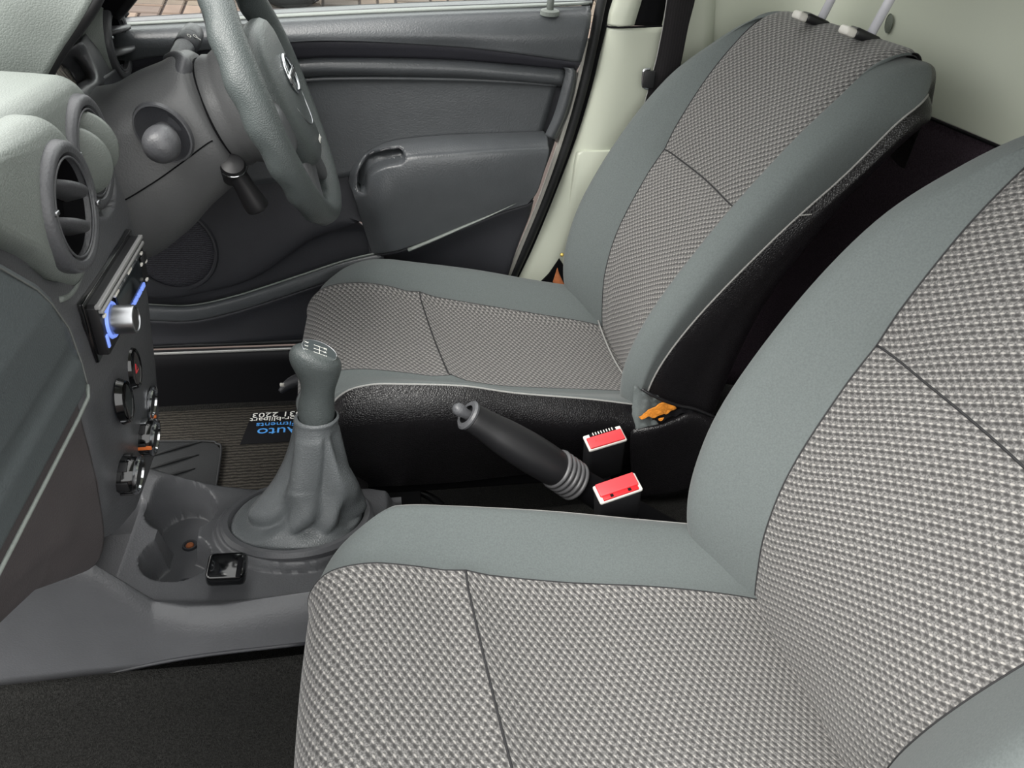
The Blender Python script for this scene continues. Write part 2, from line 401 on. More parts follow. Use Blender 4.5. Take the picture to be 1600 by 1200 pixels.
    sub('backrest_side_cover', H, 0, r_side+K, mid-iE, mid-iS, VIN, ba)
    sub('backrest_rear_top', H, r8, rl, mid+iI, mid+iS, VIN, ba)
    sub('backrest_rear_top', H, r8, rl, mid-iS, mid-iI, VIN, ba)
    sub('backrest_rear_top', H, r_side+K, rl, mid+iS, mid+iE, VIN, ba)
    sub('backrest_rear_top', H, r_side+K, rl, mid-iE, mid-iS, VIN, ba)
    V, Fc = [], []; e = n*.0008
    for q in ((H+e)[0:8*K, mid+iS], (H+e)[0:8*K, mid-iS]): tube('backrest_piping', q, .0015, SEAM, ba, 6)
    tube('backrest_stitching', (H+n*.0002)[rx, mid-iI:mid+iI+1], .0014, SEAMD, ba, 6)
    for s in (-1, 1): tube('backrest_stitching', (H+n*.0004)[0:9*K, mid+s*iI], .0009, SEAMD, ba, 6)
    # frame, rails
    box('seat_pan', (-.24, c, .19), (.46, .40, .04), BLKM, root, .01)
    for s in (-1, 1):
        ra = empty('seat_rail', (-.25, c+s*.19, .05)); ra.parent = root; ra.matrix_parent_inverse = root.matrix_world.inverted()
        box('rail', (-.22, c+s*.19, .065), (.56, .03, .03), BLK, ra, .004)
        for x in (-.47, .03): box('rail_foot', (x, c+s*.19, .024), (.05, .045, .052), BLK, ra, .004)
        for x in (-.40, -.05): box('bracket', (x, c+s*.19, .13), (.06, .012, .10), BLK, ra, .003)
    tube('recliner_shaft', [(.02, c-.235, .21), (.02, c+.235, .21)], .012, BLK, root, 12)
    return root

#      x,    zc(crest) zi     hi   hc    hs    zs    zb    hb   dx
CUSH = [(-.50, .205, .205, .145, .195, .215, .205, .200, .228, .045),
        (-.532,.255, .252, .147, .195, .220, .250, .205, .236, .05),
        (-.556,.305, .300, .149, .197, .224, .302, .208, .240, .062),
        (-.555,.345, .335, .150, .198, .227, .340, .212, .243, .058),
        (-.525,.374, .366, .150, .199, .229, .368, .214, .246, .050),
        (-.470,.390, .375, .150, .201, .232, .380, .215, .248, .030),
        (-.410,.392, .368, .150, .202, .234, .380, .215, .250, .010),
        (-.335,.385, .350, .149, .203, .235, .373, .215, .250, .0),
        (-.235,.367, .328, .143, .200, .234, .356, .218, .248, .0),
        (-.120,.346, .309, .132, .190, .230, .336, .22,  .244, .0),
        (-.020,.332, .292, .122, .180, .222, .322, .22,  .240, .0),
        (.050, .322, .270, .115, .175, .215, .312, .22,  .235, .0)]
BACK = [((.118,.004,.262),(.212,-.040,.285),(.228,-.020,.300),(.222,.090,.28)),
        ((.124,-.003,.330),(.222,-.062,.345),(.232,-.030,.355),(.226,.095,.35)),
        ((.132,-.003,.405),(.232,-.061,.420),(.238,-.016,.425),(.230,.105,.43)),
        ((.145,.020,.495),(.243,-.034,.510),(.246,.028,.515),(.234,.130,.53)),
        ((.164,.084,.625),(.250,.030,.630),(.252,.108,.628),(.238,.190,.655)),
        ((.174,.142,.735),(.250,.098,.725),(.252,.180,.710),(.236,.245,.735)),
        ((.180,.190,.802),(.238,.160,.785),(.249,.230,.772),(.230,.277,.765)),
        ((.185,.228,.838),(.217,.212,.827),(.241,.262,.797),(.222,.292,.772)),
        ((.185,.262,.850),(.203,.256,.838),(.222,.284,.806),(.208,.298,.770)),
        ((.182,.286,.842),(.188,.284,.830),(.200,.296,.795),(.198,.303,.745)),
        ((.178,.298,.800),(.182,.299,.790),(.188,.301,.760),(.192,.306,.700))]
def shift(tab, dz=0, k=0, z0=.3):
    out = []
    for r in tab: out.append(tuple((h, x+k*(z-z0), z+dz) for h, x, z in r))
    return out
driver = make_seat(.365, CUSH, BACK, 'grey patterned driver seat beside the driver door, foam showing through its torn hip seam', ns=1, skew=.10)
CUSHP = [(x if x > -.41 else -.41+(x+.41)*.74, zc, zi+(.012 if x > -.2 else .004), hi, hc, hs, zs, zb, hb, dx) for x, zc, zi, hi, hc, hs, zs, zb, hb, dx in CUSH]
CUSHP = [(x, zc, zi, hi, hc, hs-(.014 if i in (2,3,4) else .004), (zc-.005 if i > 4 else zs+.006), zb, hb+.003, dx) for i, (x, zc, zi, hi, hc, hs, zs, zb, hb, dx) in enumerate(CUSHP)]
passenger = make_seat(-.335, CUSHP, shift(BACK, 0, -.03), 'grey patterned passenger seat nearest the camera, cushion edge piped in vinyl', skew=.07)

for q in [o for o in driver.children if o.name.startswith('backrest')]:
    tube('side_cover_seam', [(.128,.365-.2535,.655),(.150,.365-.2535,.658),(.175,.365-.252,.663),(.190,.365-.247,.666)], .0011, SEAM, q, 6, k=20)
for q in [o for o in driver.children if o.name.startswith('cushion')]:
    tube('cushion_rear_welt', [(-.004,.365+a,.303-.018*(1-(a/.13)**2)) for a in np.linspace(-.122, .122, 12)], .0016, SEAM, q, 6)
# headrest posts with guides (the headrest itself is above the frame)
def head_rest(seat, c, x, z):
    hr = empty('headrest', (x, c, z)); hr.parent = seat; hr.matrix_parent_inverse = seat.matrix_world.inverted()
    d = np.array([.30, 0, .95]); d /= np.linalg.norm(d)
    for s in (1, -1):
        b = np.array([x, c+s*.07, z])
        tube('headrest_post', [b-d*.03, b+d*.16], .0065, WHTM, hr, 14)
        g = box('post_guide', b+np.array([-.008,0,.004]), (.044,.026,.014), BLK, hr, .005, axes=[(.95,0,-.3),(0,1,0),(.3,0,.95)])
        box('guide_button', b+np.array([-.034,0,.010]), (.018,.024,.012), WHT, hr, .004, axes=[(.95,0,-.3),(0,1,0),(.3,0,.95)])
    # padded headrest above
    top = np.array([x, c, z])+d*.22
    V, Fc = [], []
    nu, nv = 28, 16
    for i in range(nv+1):
        ph = math.pi*i/nv-math.pi/2
        for j in range(nu):
            th = 2*math.pi*j/nu
            def se(v, e): return math.copysign(abs(v)**e, v)
            p = np.array([.045*se(math.cos(ph), .6)*se(math.cos(th), .6), .125*se(math.cos(ph), .6)*se(math.sin(th), .6), .085*se(math.sin(ph), .6)])
            V.append(top+p[0]*np.array([.95,0,-.3])+p[1]*np.array([0,1,0])+p[2]*d)
    from_vf('headrest_pad', V, grid_faces(nv+1, nu, True), FAB, hr)
head_rest(driver, .354, .268, .847)
head_rest(passenger, -.335, .250, .850)

# ================================================================ CENTRE CONSOLE
con = empty('centre_console', (-.65, 0, .22)); tag(con, 'dark grey centre console between the front footwells, holding cup holders and gear lever', 'console')
def cz(x, y):
    xn = [-.90,-.80,-.748,-.72,-.697,-.66,-.624,-.58,-.52,-.46,-.40]; zn = [.40,.385,.362,.318,.285,.270,.267,.275,.285,.270,.24]
    xf = [-.90,-.80,-.746,-.70,-.66,-.62,-.593,-.52,-.45,-.40]; zf = [.345,.325,.302,.277,.262,.252,.246,.242,.24,.225]
    a = np.interp(x, xn, zn); b = np.interp(x, xf, zf)
    t = (y+.13)/.24
    e = ss(.28, 0, t)            # near rim stands up
    base = np.interp(x, [-.90,-.70,-.62,-.5,-.4],[.30,.262,.252,.244,.22])
    return base*(1-e)+a*e if np.isscalar(e) else base*(1-e)+a*e
def console_body():
    xs = np.linspace(-1.0, -.415, 230); ys = np.linspace(-.128, .112, 110)
    X, Y = np.meshgrid(xs, ys, indexing='ij')
    xn = [-.90,-.80,-.748,-.72,-.697,-.66,-.624,-.58,-.52,-.46,-.40]; zn = [.385,.375,.355,.318,.285,.270,.267,.273,.278,.262,.235]
    xf = [-.90,-.80,-.746,-.70,-.66,-.62,-.593,-.52,-.45,-.40]; zf = [.345,.325,.302,.277,.262,.252,.246,.242,.238,.225]
    A = np.interp(X, xn, zn); B = np.interp(X, xf, zf); base = np.interp(X, [-.90,-.80,-.70,-.62,-.5,-.4],[.29,.27,.262,.252,.243,.22])
    ea = ss(-.098, -.122, Y); eb = ss(.07, .105, Y)
    Z = base*(1-ea)*(1-eb)+A*ea+B*eb
    # raised plinth round the gear boot
    q = np.sqrt(((X+.545)/.105)**2+((Y-.022)/.078)**2); Z = Z+.013*ss(1.06, .97, q)
    # cup holders
    d1 = np.hypot(X+.702, (Y-.062))-.043; d2 = np.hypot(X+.693, (Y+.028))-.040
    h = np.clip(.5+.5*(d2-d1)/.018, 0, 1); d = d2*(1-h)+d1*h-.018*h*(1-h)
    tt = np.clip((Y+.03)/.09, 0, 1); d = np.minimum(d, np.hypot(X+.698, Y-(-.03+.09*tt))-.023)
    flo = .212
    dep = ss(.003, -.007, d); Z = Z*(1-dep)+flo*dep
    # dark tray in front, under the dash
    d3 = np.maximum(np.abs(X+.80)-.042, np.abs(Y+.005)-.085); dep = ss(.004, -.010, d3); Z = Z*(1-dep)+.215*dep
    # rounded outer edges
    ed = ss(-.119, -.128, Y); Z -= .008*ed**2; ed = ss(.104, .112, Y); Z -= .008*ed**2
    ed = ss(-.43, -.415, X); Z -= .02*ed**2
    G = np.stack([X, Y, Z], 2)
    # side skirts
    left = [];
    xs_b = xs
    zb = np.interp(xs, [-1.0,-.88,-.82,-.742,-.661,-.529,-.415], [.18,.166,.172,.194,.208,.212,.212])
    Ls = []
    for yk, f in ((-.1305,.03),(-.1335,.12),(-.138,.5),(-.143,1.)):
        Ls.append(np.stack([xs, np.full_like(xs, yk), (Z[:,0]-.004)*(1-f)+zb*f], 1))
    Lg = np.array(Ls[::-1]).transpose(1,0,2)
    Rs = [np.stack([xs, np.full_like(xs, yk), (Z[:,-1]-.004)*(1-f)+.20*f], 1) for yk, f in ((.116,.0),(.120,.3),(.126,1.))]
    Rg = np.array(Rs).transpose(1,0,2)
    G = np.concatenate([Lg, G, Rg], 1)
    # close the rear end down to the tunnel
    last = G[-1].copy(); last[:,0] += .012; last[:,2] = .20
    G = np.concatenate([G, last[None]], 0)
    G[...,1] += ss(-.52, -.47, G[...,0])*.055*ss(-.02, -.12, G[...,1])
    o = gridobj('console_body', G, PLA, con, flip=True); autosmooth(o, 50); return o
console_body()
tube('lower_trim_lip', [(-1.0,-.143,.18),(-.88,-.143,.167),(-.82,-.143,.173),(-.742,-.143,.195),(-.661,-.143,.208),(-.529,-.143,.212)], .0025, PLAD, con, 8, k=30)
for k, (u, v) in enumerate(((297,853),(290,914))):
    p = at(u, v, z=.2125)
    lathe('drain_hole', [(.0001,.0008),(.0065,.0008),(.0075,.0030),(.0095,.0030),(.0102,-.001)], p, (0,0,1), PLAD, con, 24)
    lathe('screw_head', [(.0001,.0030),(.0045,.0026),(.0055,.0008)], p, (0,0,1), BROW if k == 0 else BLK, con, 14)
# power socket cover
soc = empty('socket_cover', (-.615,-.085,.268)); soc.parent = con; soc.matrix_parent_inverse = con.matrix_world.inverted()
sa = [(.96,.0,-.05),(0,1,0.05),(.05,-.05,1)]
box('socket_flap', at(355,889,z=.285), (.048,.040,.022), GLOS, soc, .007, axes=sa)
box('finger_slot', at(374,886,z=.2965), (.006,.030,.003), BLKM, soc, .001, axes=sa)

# gear lever
gl = empty('gear_lever', (-.545,.022,.25)); tag(gl, 'gear lever with grained knob and wrinkled grey leatherette boot in front of the driver seat', 'gear lever')
gc = np.array([-.545,.022,.252])
lathe('boot_ring', [(.072,.0),(.0745,.010),(.071,.016),(.066,.0165),(.064,.012),(.062,.002)], gc+[0,0,.004], (0,0,1), PLA, gl, 64, up=(0,1,0), sx=1.36, sy=1.0)
# folds: centre angle, centre height, widths, depth, slant (camera sees angles near -90 degrees)
FOLDS = [(-1.35,.30,.22,.13,-.014,1.6),(-1.05,.36,.16,.16,.009,1.2),(-1.75,.26,.20,.10,.010,-1.5),(-.55,.30,.22,.14,-.013,-2.2),(-.25,.24,.25,.10,.012,0),(-2.35,.24,.20,.10,-.013,1.0),(-2.05,.20,.16,.07,.009,0),(-1.2,.62,.14,.20,-.008,.6),(-.9,.66,.13,.18,.005,.4),(-2.6,.5,.2,.2,-.006,0),(-1.5,.12,.5,.035,.006,0)]
def boot():
    nu, nv = 128, 60
    #     cx     cy    z    rx    ry
    S = [(-.545,.022,.262,.0825,.060),(-.545,.021,.268,.0835,.063),(-.544,.021,.275,.077,.059),(-.534,.021,.283,.066,.052),(-.528,.021,.302,.062,.049),(-.521,.022,.328,.055,.043),
         (-.516,.022,.353,.045,.036),(-.513,.022,.380,.0365,.030),(-.511,.022,.408,.0305,.0265),(-.509,.022,.424,.0275,.024),(-.507,.022,.431,.0275,.0245),(-.506,.022,.434,.024,.022)]
    Q = crom(np.array(S), nv); V = []
    for i in range(nv):
        cx, cy, z, rx, ry = Q[i]; f = i/(nv-1); amp = max(0, math.sin(math.pi*min(1, f*1.15)))**1.2
        for j in range(nu):
            t = 2*math.pi*j/nu
            # draped folds: big ones pinched at the foot, vertical ones above
            b = .009*math.sin(2*t+1.0+5.0*f)+.0065*math.sin(3*t-2.2-4*f)+.0045*math.sin(5*t+.7+9*f)
            for (tc, fc, tw_, fw, am, sl_) in FOLDS:
                q = ((t-tc+math.pi) % (2*math.pi)-math.pi)-sl_*(f-fc); b += am*math.exp(-(q/tw_)**2-((f-fc)/fw)**2)
            b += .010*math.exp(-((f-.36)/.09)**2)*math.sin(4*t+.6)-.012*math.exp(-((f-.24)/.05)**2)*(abs(math.sin(2.5*t+2.2))**1.5-.2)
            b *= amp*(1 if f < .75 else .45)
            V.append((cx+(rx+b)*math.cos(t), cy+(ry+b*.8)*math.sin(t), z+.004*amp*math.sin(3*t+1)*(f < .5)))
    o = from_vf('boot', V, grid_faces(nv, nu, True), LEA, gl)
    return o
boot()
def knob():
    S = [(-.507,.022,.425,.0205,.0205,0),(-.5065,.022,.445,.0225,.0215,0),(-.505,.022,.465,.0215,.0205,0),(-.502,.022,.485,.0205,.020,.0),(-.500,.022,.503,.0225,.021,.05),
         (-.5005,.022,.518,.0265,.0225,.15),(-.502,.022,.531,.0305,.024,.28),(-.501,.022,.541,.0315,.0245,.38),(-.499,.022,.549,.0290,.023,.42),(-.497,.022,.5545,.023,.019,.44),(-.4965,.022,.5555,.0195,.0165,.45)]
    S = [(a, b, .425+(z-.425)*.78, rx, ry, t) for a, b, z, rx, ry, t in S]
    Q = crom(np.array(S), 44); V = []; nu = 48
    for cx, cy, z, rx, ry, tl in Q:
        for j in range(nu):
            t = 2*math.pi*j/nu; a = rx*math.cos(t); b = ry*math.sin(t)
            V.append((cx+a*math.cos(tl), cy+b, z-a*math.sin(tl)-b*.10*min(1, tl*2.5)))
    V.append((-.4965,.022,.425+.1305*.78)); f = grid_faces(44, nu, True); m = 43*nu
    f += [(m+j, m+(j+1) % nu, len(V)-1) for j in range(nu)]
    from_vf('knob', V, f, RUBG, gl)
knob()
ka, ku, kw = np.array([math.sin(.45), -.09, math.cos(.45)]), np.array([math.cos(.45), 0, -math.sin(.45)]), np.array([0, 1, .09])
ka /= np.linalg.norm(ka)
kc = np.array([-.4965,.022,.425+.1302*.78])
def ell(c, a, b, n=40, h=0): return [c+ka*h+ku*a*math.cos(2*math.pi*j/n)+kw*b*math.sin(2*math.pi*j/n) for j in range(n)]
prism('shift_plate', ell(kc, .0215, .0175, h=.0012), ka, .002, pmat('shift_plate_grey', (46,54,56), .5), gl)
sp = empty('shift_pattern', kc); sp.parent = gl; sp.matrix_parent_inverse = gl.matrix_world.inverted()
V, Fc = tube_vf(ell(kc, .0215, .0175, 41, .0012)[:40]+[ell(kc, .0215, .0175, 41, .0012)[0]], .0006, 6); from_vf('plate_rim', V, Fc, SAT, sp)
def ks(a, b): return kc+ka*.0014+ku*a+kw*b
for a, b, c_, d in ((-.0085,.000,.0085,.000),(-.0085,-.006,-.0085,.006),(0,-.006,0,.006),(.0085,-.006,.0085,.006)):
    pass
# H pattern: gates run fore and aft (along ku), neutral runs across (kw)
for b in (-.007, 0, .007): tube('gate_line', [ks(-.007,b), ks(.007,b)], .00035, TPR, sp, 6)
tube('neutral_line', [ks(0,-.007), ks(0,.007)], .00035, TPR, sp, 6)
for s, a, b in (('1',-.014,-.007),('3',-.014,0),('5',-.014,.007),('2',.009,-.007),('4',.009,0),('R',.009,.007)):
    text('gear_number', s, .006, ks(a, b+.0015), -kw, ku*-1, TPR, sp, .0002)

# handbrake
hb = empty('handbrake', (-.05,.0,.23)); tag(hb, 'black handbrake lever with ribbed lower sleeve, raised beside the driver seat', 'handbrake')
h0, h1 = np.array([-.318,0,.437]), np.array([-.187,0,.334]); h2 = np.array([-.05,0,.225])
dv = (h1-h0)/np.linalg.norm(h1-h0)
def hp(t): return h0+dv*t
L1 = np.linalg.norm(h1-h0)
tube('grip', [hp(0),hp(.001),hp(.004),hp(.03),hp(.06),hp(.10),hp(.14),hp(L1)], [.0165,.0195,.0205,.0225,.0265,.0290,.0285,.0255], BLK, hb, 28, k=44, sq=.88)
lathe('grip_collar', [(.013,.001),(.0195,.0),(.0202,-.003),(.0175,-.0055),(.0125,-.0055)], hp(0), dv, PLA, hb, 32)
lathe('release_button', [(.0001,-.026),(.0035,-.0255),(.0075,-.022),(.0085,-.017),(.0078,-.012),(.0065,-.008),(.0070,.002)], hp(0), dv, PLA, hb, 24)
for i in range(5):
    lathe('sleeve_ring', [(.0195+.0015*math.cos(a)*1.6, .0032*math.sin(a)) for a in np.linspace(-math.pi/2, math.pi/2, 8)]+[(.0165,.0032),(.0165,-.0032)], hp(L1-.012+.0082*i)+np.array([0,0,-.0006*i]), dv, pmat('ring_grey_%d' % i, (84,84,86), .35) if i == 0 else bpy.data.materials['ring_grey_0'], hb, 32, sx=1.35, sy=1.28, closed=True)
tube('lever_base', [hp(L1+.02), hp(L1+.06), h2+np.array([.0,0,.0]), h2+np.array([.05,0,-.04])], [.0205,.0215,.026,.03], BLKM, hb, 20, k=20)

# seat belt buckles
def buckle(c, xd, label, face_dn=False, dn=(.55,.0,-.83)):
    t = empty('seat_belt_buckle', c); tag(t, label, 'buckle', 'seat belt buckles')
    c = np.array(c, float); x = np.array(xd, float); x /= np.linalg.norm(x)
    z = -np.array(dn, float); z -= z.dot(x)*x; z /= np.linalg.norm(z); y = np.cross(z, x)
    A = [x, y, z]
    box('buckle_body', c-z*.045, (.058,.026,.088), BLK, t, .006, axes=A)
    box('bezel', c+z*.0005, (.058,.027,.006), WHT, t, .002, axes=A)
    s = 1 if face_dn else -1
    if face_dn:
        box('press_button', c+z*.0040+y*.003, (.052,.019,.007), RED, t, .0015, axes=A)
        box('button_step', c+z*.0030-y*.0095, (.048,.006,.006), pmat('deep_red', (205,30,38), .4), t, .0008, axes=A)
        for k in (-1, 1): box('button_notch', c+z*.0058+x*.012*k-y*.0095, (.004,.004,.002), BLKM, t, 0, axes=A)
    else:
        box('press_button', c+z*.0035-y*.003, (.053,.0185,.006), RED, t, .0012, axes=A)
        box('tongue_slot', c+z*.0042+y*.0095, (.040,.005,.003), BLKM, t, .0004, axes=A)
        for k in range(8): box('slot_tooth', c+z*.0050+y*.0095+x*(k-3.5)*.0042, (.0012,.0045,.003), WHT, t, 0, axes=A)
    if not face_dn: text('press_lettering', 'PRESS', .0085, c+z*.0066-x*.017+y*(-.003-.0032), x, y, pmat('moulded_red', (205,62,62), .5), t, .0001)
    tube('buckle_stalk', [c-z*.085, c-z*.13+np.array([.01,0,0])], .010, BLK, t, 10)
    return t
dbk = at(945,686,y=.062); pbk = at(965,764,y=-.075)
b1 = buckle(dbk, (.95,.12,.18), 'red and white seat belt buckle upright against the driver seat cushion', False, dn=(.28,.30,-.9))
b2 = buckle(pbk, (.95,.12,.22), 'red and white seat belt buckle beside the handbrake, slot towards the passenger seat', True, dn=(.30,.28,-.9))

# ================================================================ DRIVER DOOR
door = struct(empty('door_1', (-.45,.70,.3)))
def dl(lines, nu=70, nv=16): return loft([PY(l) for l in lines], nu, nv)
# upper trim: lit ledge under the glass, then the sloping pad
L_gl = [(90,38,.715),(190,33,.715),(560,13,.715),(790,4,.715),(925,-1,.715)]
L_in = [(90,47,.668),(190,42,.668),(560,23,.668),(790,14,.668),(918,8,.668)]
gridobj('window_ledge', dl([[(a,b-1,.745) for a,b,_ in L_gl],L_gl,[(a,b+5.5,.69) for a,b,_ in L_gl]]), DOORP, door, .004)
gridobj('ledge_sky_sheen', dl([[(a,b+6.2,.693) for a,b,_ in L_gl],[(a,b+7,.684) for a,b,_ in L_gl],L_in]), PLAL, door, .004)  # paler plastic paints the sky's reflection on the ledge
U1 = [(90,50,.6675),(190,45,.6675),(560,26,.6675),(790,17,.6675),(921,12,.6675)]
U2 = [(90,58,.645),(190,53,.645),(560,34,.645),(790,26,.645),(923,26,.648)]
U3 = [(90,75,.631),(190,68,.631),(440,55,.631),(560,52,.631),(790,54,.626),(918,56,.636)]
U4 = [(120,118,.630),(230,90,.630),(440,67,.630),(550,64,.630),(700,71,.631),(800,82,.626),(907,97,.636)]
gridobj('upper_trim', dl([U1,U2,U3,U4], 80, 24), DOORP, door, .004)
S0 = [(120,117,.637),(230,89,.637),(440,67,.637),(550,64,.637),(700,71,.638),(800,82,.634),(907,97,.642)]
S1 = [(120,150,.672),(230,122,.670),(450,95,.668),(550,91,.668),(700,94,.668),(800,101,.668),(900,110,.668)]
gridobj('recessed_strip', dl([S0,S1], 80, 4), STRIP, door, .003)
R0 = S1
R1 = [(a,b+5,.655) for a,b,_ in S1]; R2 = [(a+1,b+15,.650) for a,b,_ in S1]; R3 = [(a+1,b+22,.655) for a,b,_ in S1]; R4 = [(a+2,b+27,.670) for a,b,_ in S1]
R = [[*r[:-1], (881, r[-1][1]-2, r[-1][2])] for r in (R0,R1,R2,R3,R4)]
gridobj('textured_roll', dl(R, 80, 16), DOORP, door, .003)
# centre insert with raised edge
I0 = [(120,180,.672),(230,150,.672),(455,123,.672),(550,119,.672),(700,119,.672),(800,123,.672),(872,128,.672)]
I1 = [(120,186,.660),(230,156,.660),(455,128,.660),(550,123,.660),(700,124,.660),(800,128,.660),(870,133,.660)]
I2 = [(120,192,.667),(230,162,.667),(455,134,.667),(550,128,.667),(700,128,.667),(800,132,.667),(868,136,.667)]
I3 = [(120,300,.668),(230,240,.668),(455,190,.668),(550,185,.668),(700,172,.668),(800,172,.668),(858,172,.668)]
I4 = [(120,380,.668),(230,320,.668),(455,280,.668),(545,275,.668),(600,228,.668),(700,214,.668),(846,210,.668)]
gridobj('centre_insert', dl([I0,I1,I2,I3,I4], 70, 40), DOORP, door, .003)
# end bar
eb = [PY([(880,104,.655),(884,112,.650),(878,140,.648),(866,180,.648),(852,212,.650)]),
      PY([(892,106,.645),(894,114,.643),(888,140,.641),(876,180,.641),(860,215,.643)]),
      PY([(897,109,.655),(898,118,.652),(893,145,.650),(882,182,.650),(866,217,.652)]),
      PY([(899,112,.685),(901,122,.685),(896,150,.685),(885,186,.685),(868,222,.685)])]
gridobj('end_bar', loft(eb, 30, 14), DOORP, door, .003, flip=True)
# armrest with pull cup, then the pocket face
def arm():
    A = [(546,283,.668),(553,262,.666),(580,236,.664),(620,221,.662),(700,213,.660),(780,210,.660),(850,207,.662)]
    B = [(549,292,.655),(562,262,.640),(595,240,.635),(635,229,.633),(700,222,.632),(780,219,.632),(855,217,.640)]
    Cc= [(552,300,.640),(572,272,.622),(605,252,.614),(640,243,.611),(700,238,.610),(780,232,.610),(856,228,.625)]
    D = [(556,312,.632),(582,290,.608),(612,268,.603),(645,255,.601),(700,249,.600),(780,243,.600),(857,240,.615)]
    E_= [(562,332,.640),(590,318,.604),(625,300,.600),(660,290,.599),(720,282,.599),(790,276,.600),(848,272,.610)]
    F_= [(572,362,.655),(600,352,.612),(640,340,.606),(680,330,.605),(735,320,.605),(790,308,.605),(838,300,.610)]
    G_= [(583,396,.665),(612,393,.622),(645,383,.616),(690,366,.614),(738,348,.613),(780,331,.612),(824,318,.612)]
    G = dl([A,B,Cc,D,E_,F_,G_], 150, 110)
    # the pull cup is sunk along a banana-shaped slot near the front
    pth = np.array(resample(PY([(566,290,.635),(568,274,.630),(580,259,.626),(602,249,.622),(624,244,.620)]), 40))
    G0 = G.copy(); P2 = pth[:,[0,2]]; W = G[...,[0,2]]
    d = np.min(np.linalg.norm(W[:,:,None]-P2[None,None], axis=3), axis=2)
    G[...,1] += .040*ss(.0118, .0090, d)
    o = gridobj('armrest', G, DOORP, door, .003)
    return pth, G0
pth, G0 = arm()
P2 = pth
Tn = np.gradient(P2, axis=0); Tn /= np.linalg.norm(Tn, axis=1)[:,None]; Nn = np.cross(Tn, [0,1,0])
loop = list(P2+Nn*.0115)+[P2[-1]+.0115*(math.cos(a)*Nn[-1]+math.sin(a)*Tn[-1]) for a in np.linspace(0, math.pi, 9)[1:-1]]+list((P2-Nn*.0115)[::-1])+[P2[0]+.0115*(-math.cos(a)*Nn[0]-math.sin(a)*Tn[0]) for a in np.linspace(0, math.pi, 9)[1:-1]]
loop = np.array(loop); W = G0.reshape(-1,3)
for q in loop: q[1] = W[np.argmin(np.hypot(W[:,0]-q[0], W[:,2]-q[2])), 1]-.0005
ext = resample(loop, 90, closed=True); V, Fc = tube_vf(np.vstack([ext, ext[:1]]), .0016, 8, caps=False); from_vf('pull_cup_rim', V, Fc, PLA, door)
# lower rear panel with its bright crease
LR = [[(583,397,.668),(612,394,.632),(645,384,.628),(690,367,.626),(738,349,.625),(780,332,.622),(824,318,.616),(832,312,.618)],
      [(600,410,.668),(640,405,.655),(690,392,.650),(738,375,.645),(780,362,.640),(805,352,.637),(818,346,.636),(825,340,.636)],
      [(600,440,.672),(650,440,.665),(690,430,.662),(730,425,.660),(760,420,.655),(780,418,.650),(795,415,.648),(803,395,.648)],
      [(600,470,.676),(650,470,.672),(690,460,.670),(730,455,.668),(760,450,.664),(775,446,.660),(786,443,.656),(792,432,.656)]]
gridobj('lower_rear_panel', dl(LR, 60, 24), DOORD, door, .003)
cr = PY([(638,390,.616),(680,373,.612),(720,356,.609),(765,337,.606),(806,318,.603)])
tube('pocket_crease', cr, [.0080,.0066,.0048,.0028,.0004], PLAL, door, 8, k=24, sq=.5)
# main lower panel, speaker side, map pocket
M0 = [(60,300,.672),(200,270,.672),(400,230,.672),(500,240,.672),(548,268,.672),(560,300,.672)]
M1 = [(60,380,.674),(200,350,.674),(330,325,.674),(420,320,.674),(520,310,.674),(572,345,.674)]
M2 = [(60,430,.676),(235,455,.676),(320,445,.676),(400,422,.676),(490,365,.676),(560,345,.676)]
M3 = [(60,440,.700),(235,462,.700),(320,453,.700),(400,430,.700),(495,376,.700),(575,360,.700)]
M4 = [(60,520,.705),(235,500,.705),(320,500,.705),(400,478,.705),(495,445,.705),(600,405,.700)]
g = dl([M0,M1,M2,M3,M4], 60, 60)
gridobj('lower_panel', g, DOORD, door, .003)
K0 = [(60,452,.672),(150,470,.672),(235,476,.672),(300,477,.672),(370,462,.670),(470,430,.668),(540,407,.665),(600,393,.660)]
tube('pocket_edge_line', [p+np.array([0,-.002,.001]) for p in PY(K0)], .0020, PLAL, door, 8, k=60)
K1 = [(a,b+3,.664) for a,b,c in K0]; K2 = [(a,b+5,.655) for a,b,c in K0]; K3 = [(a,b+20,.652) for a,b,c in K0]; K4 = [(a,b+23,.655) for a,b,c in K0]
gridobj('pocket_lip', dl([K0,K1,K2,K3,K4], 60, 20), DOORP, door, .002)
Kb = [(60,545,.668),(150,545,.668),(235,540,.668),(300,537,.668),(370,535,.668),(470,530,.668),(540,528,.668),(620,526,.668)]
gridobj('pocket_wall', dl([[(a,b+.5,.658) for a,b,c in K4],[(a,b+20,.668) for a,b,c in K4],Kb], 60, 10), DOORD, door, .003)
DB = [[(560,110,.673),(700,110,.673),(800,110,.673),(898,110,.673)],[(560,220,.675),(700,220,.675),(800,220,.675),(866,222,.675)],[(570,320,.677),(700,320,.677),(780,320,.677),(828,322,.677)],[(580,430,.680),(700,430,.680),(750,430,.680),(783,431,.680)]]
gridobj('inner_door_skin', dl(DB, 30, 20), DOORD, door, .003)
# speaker grille
sc_ = at(270,390,y=.668)
lathe('speaker_grille', [(.0001,-.004),(.03,-.0045),(.06,-.003),(.072,.001),(.076,.004)], sc_, (0,1,0), SPK, door, 56, sy=1.06)
lathe('speaker_ring', [(.074,.0),(.0765,-.0035),(.080,-.003),(.083,.004)], sc_, (0,1,0), DOORD, door, 56, sy=1.06)
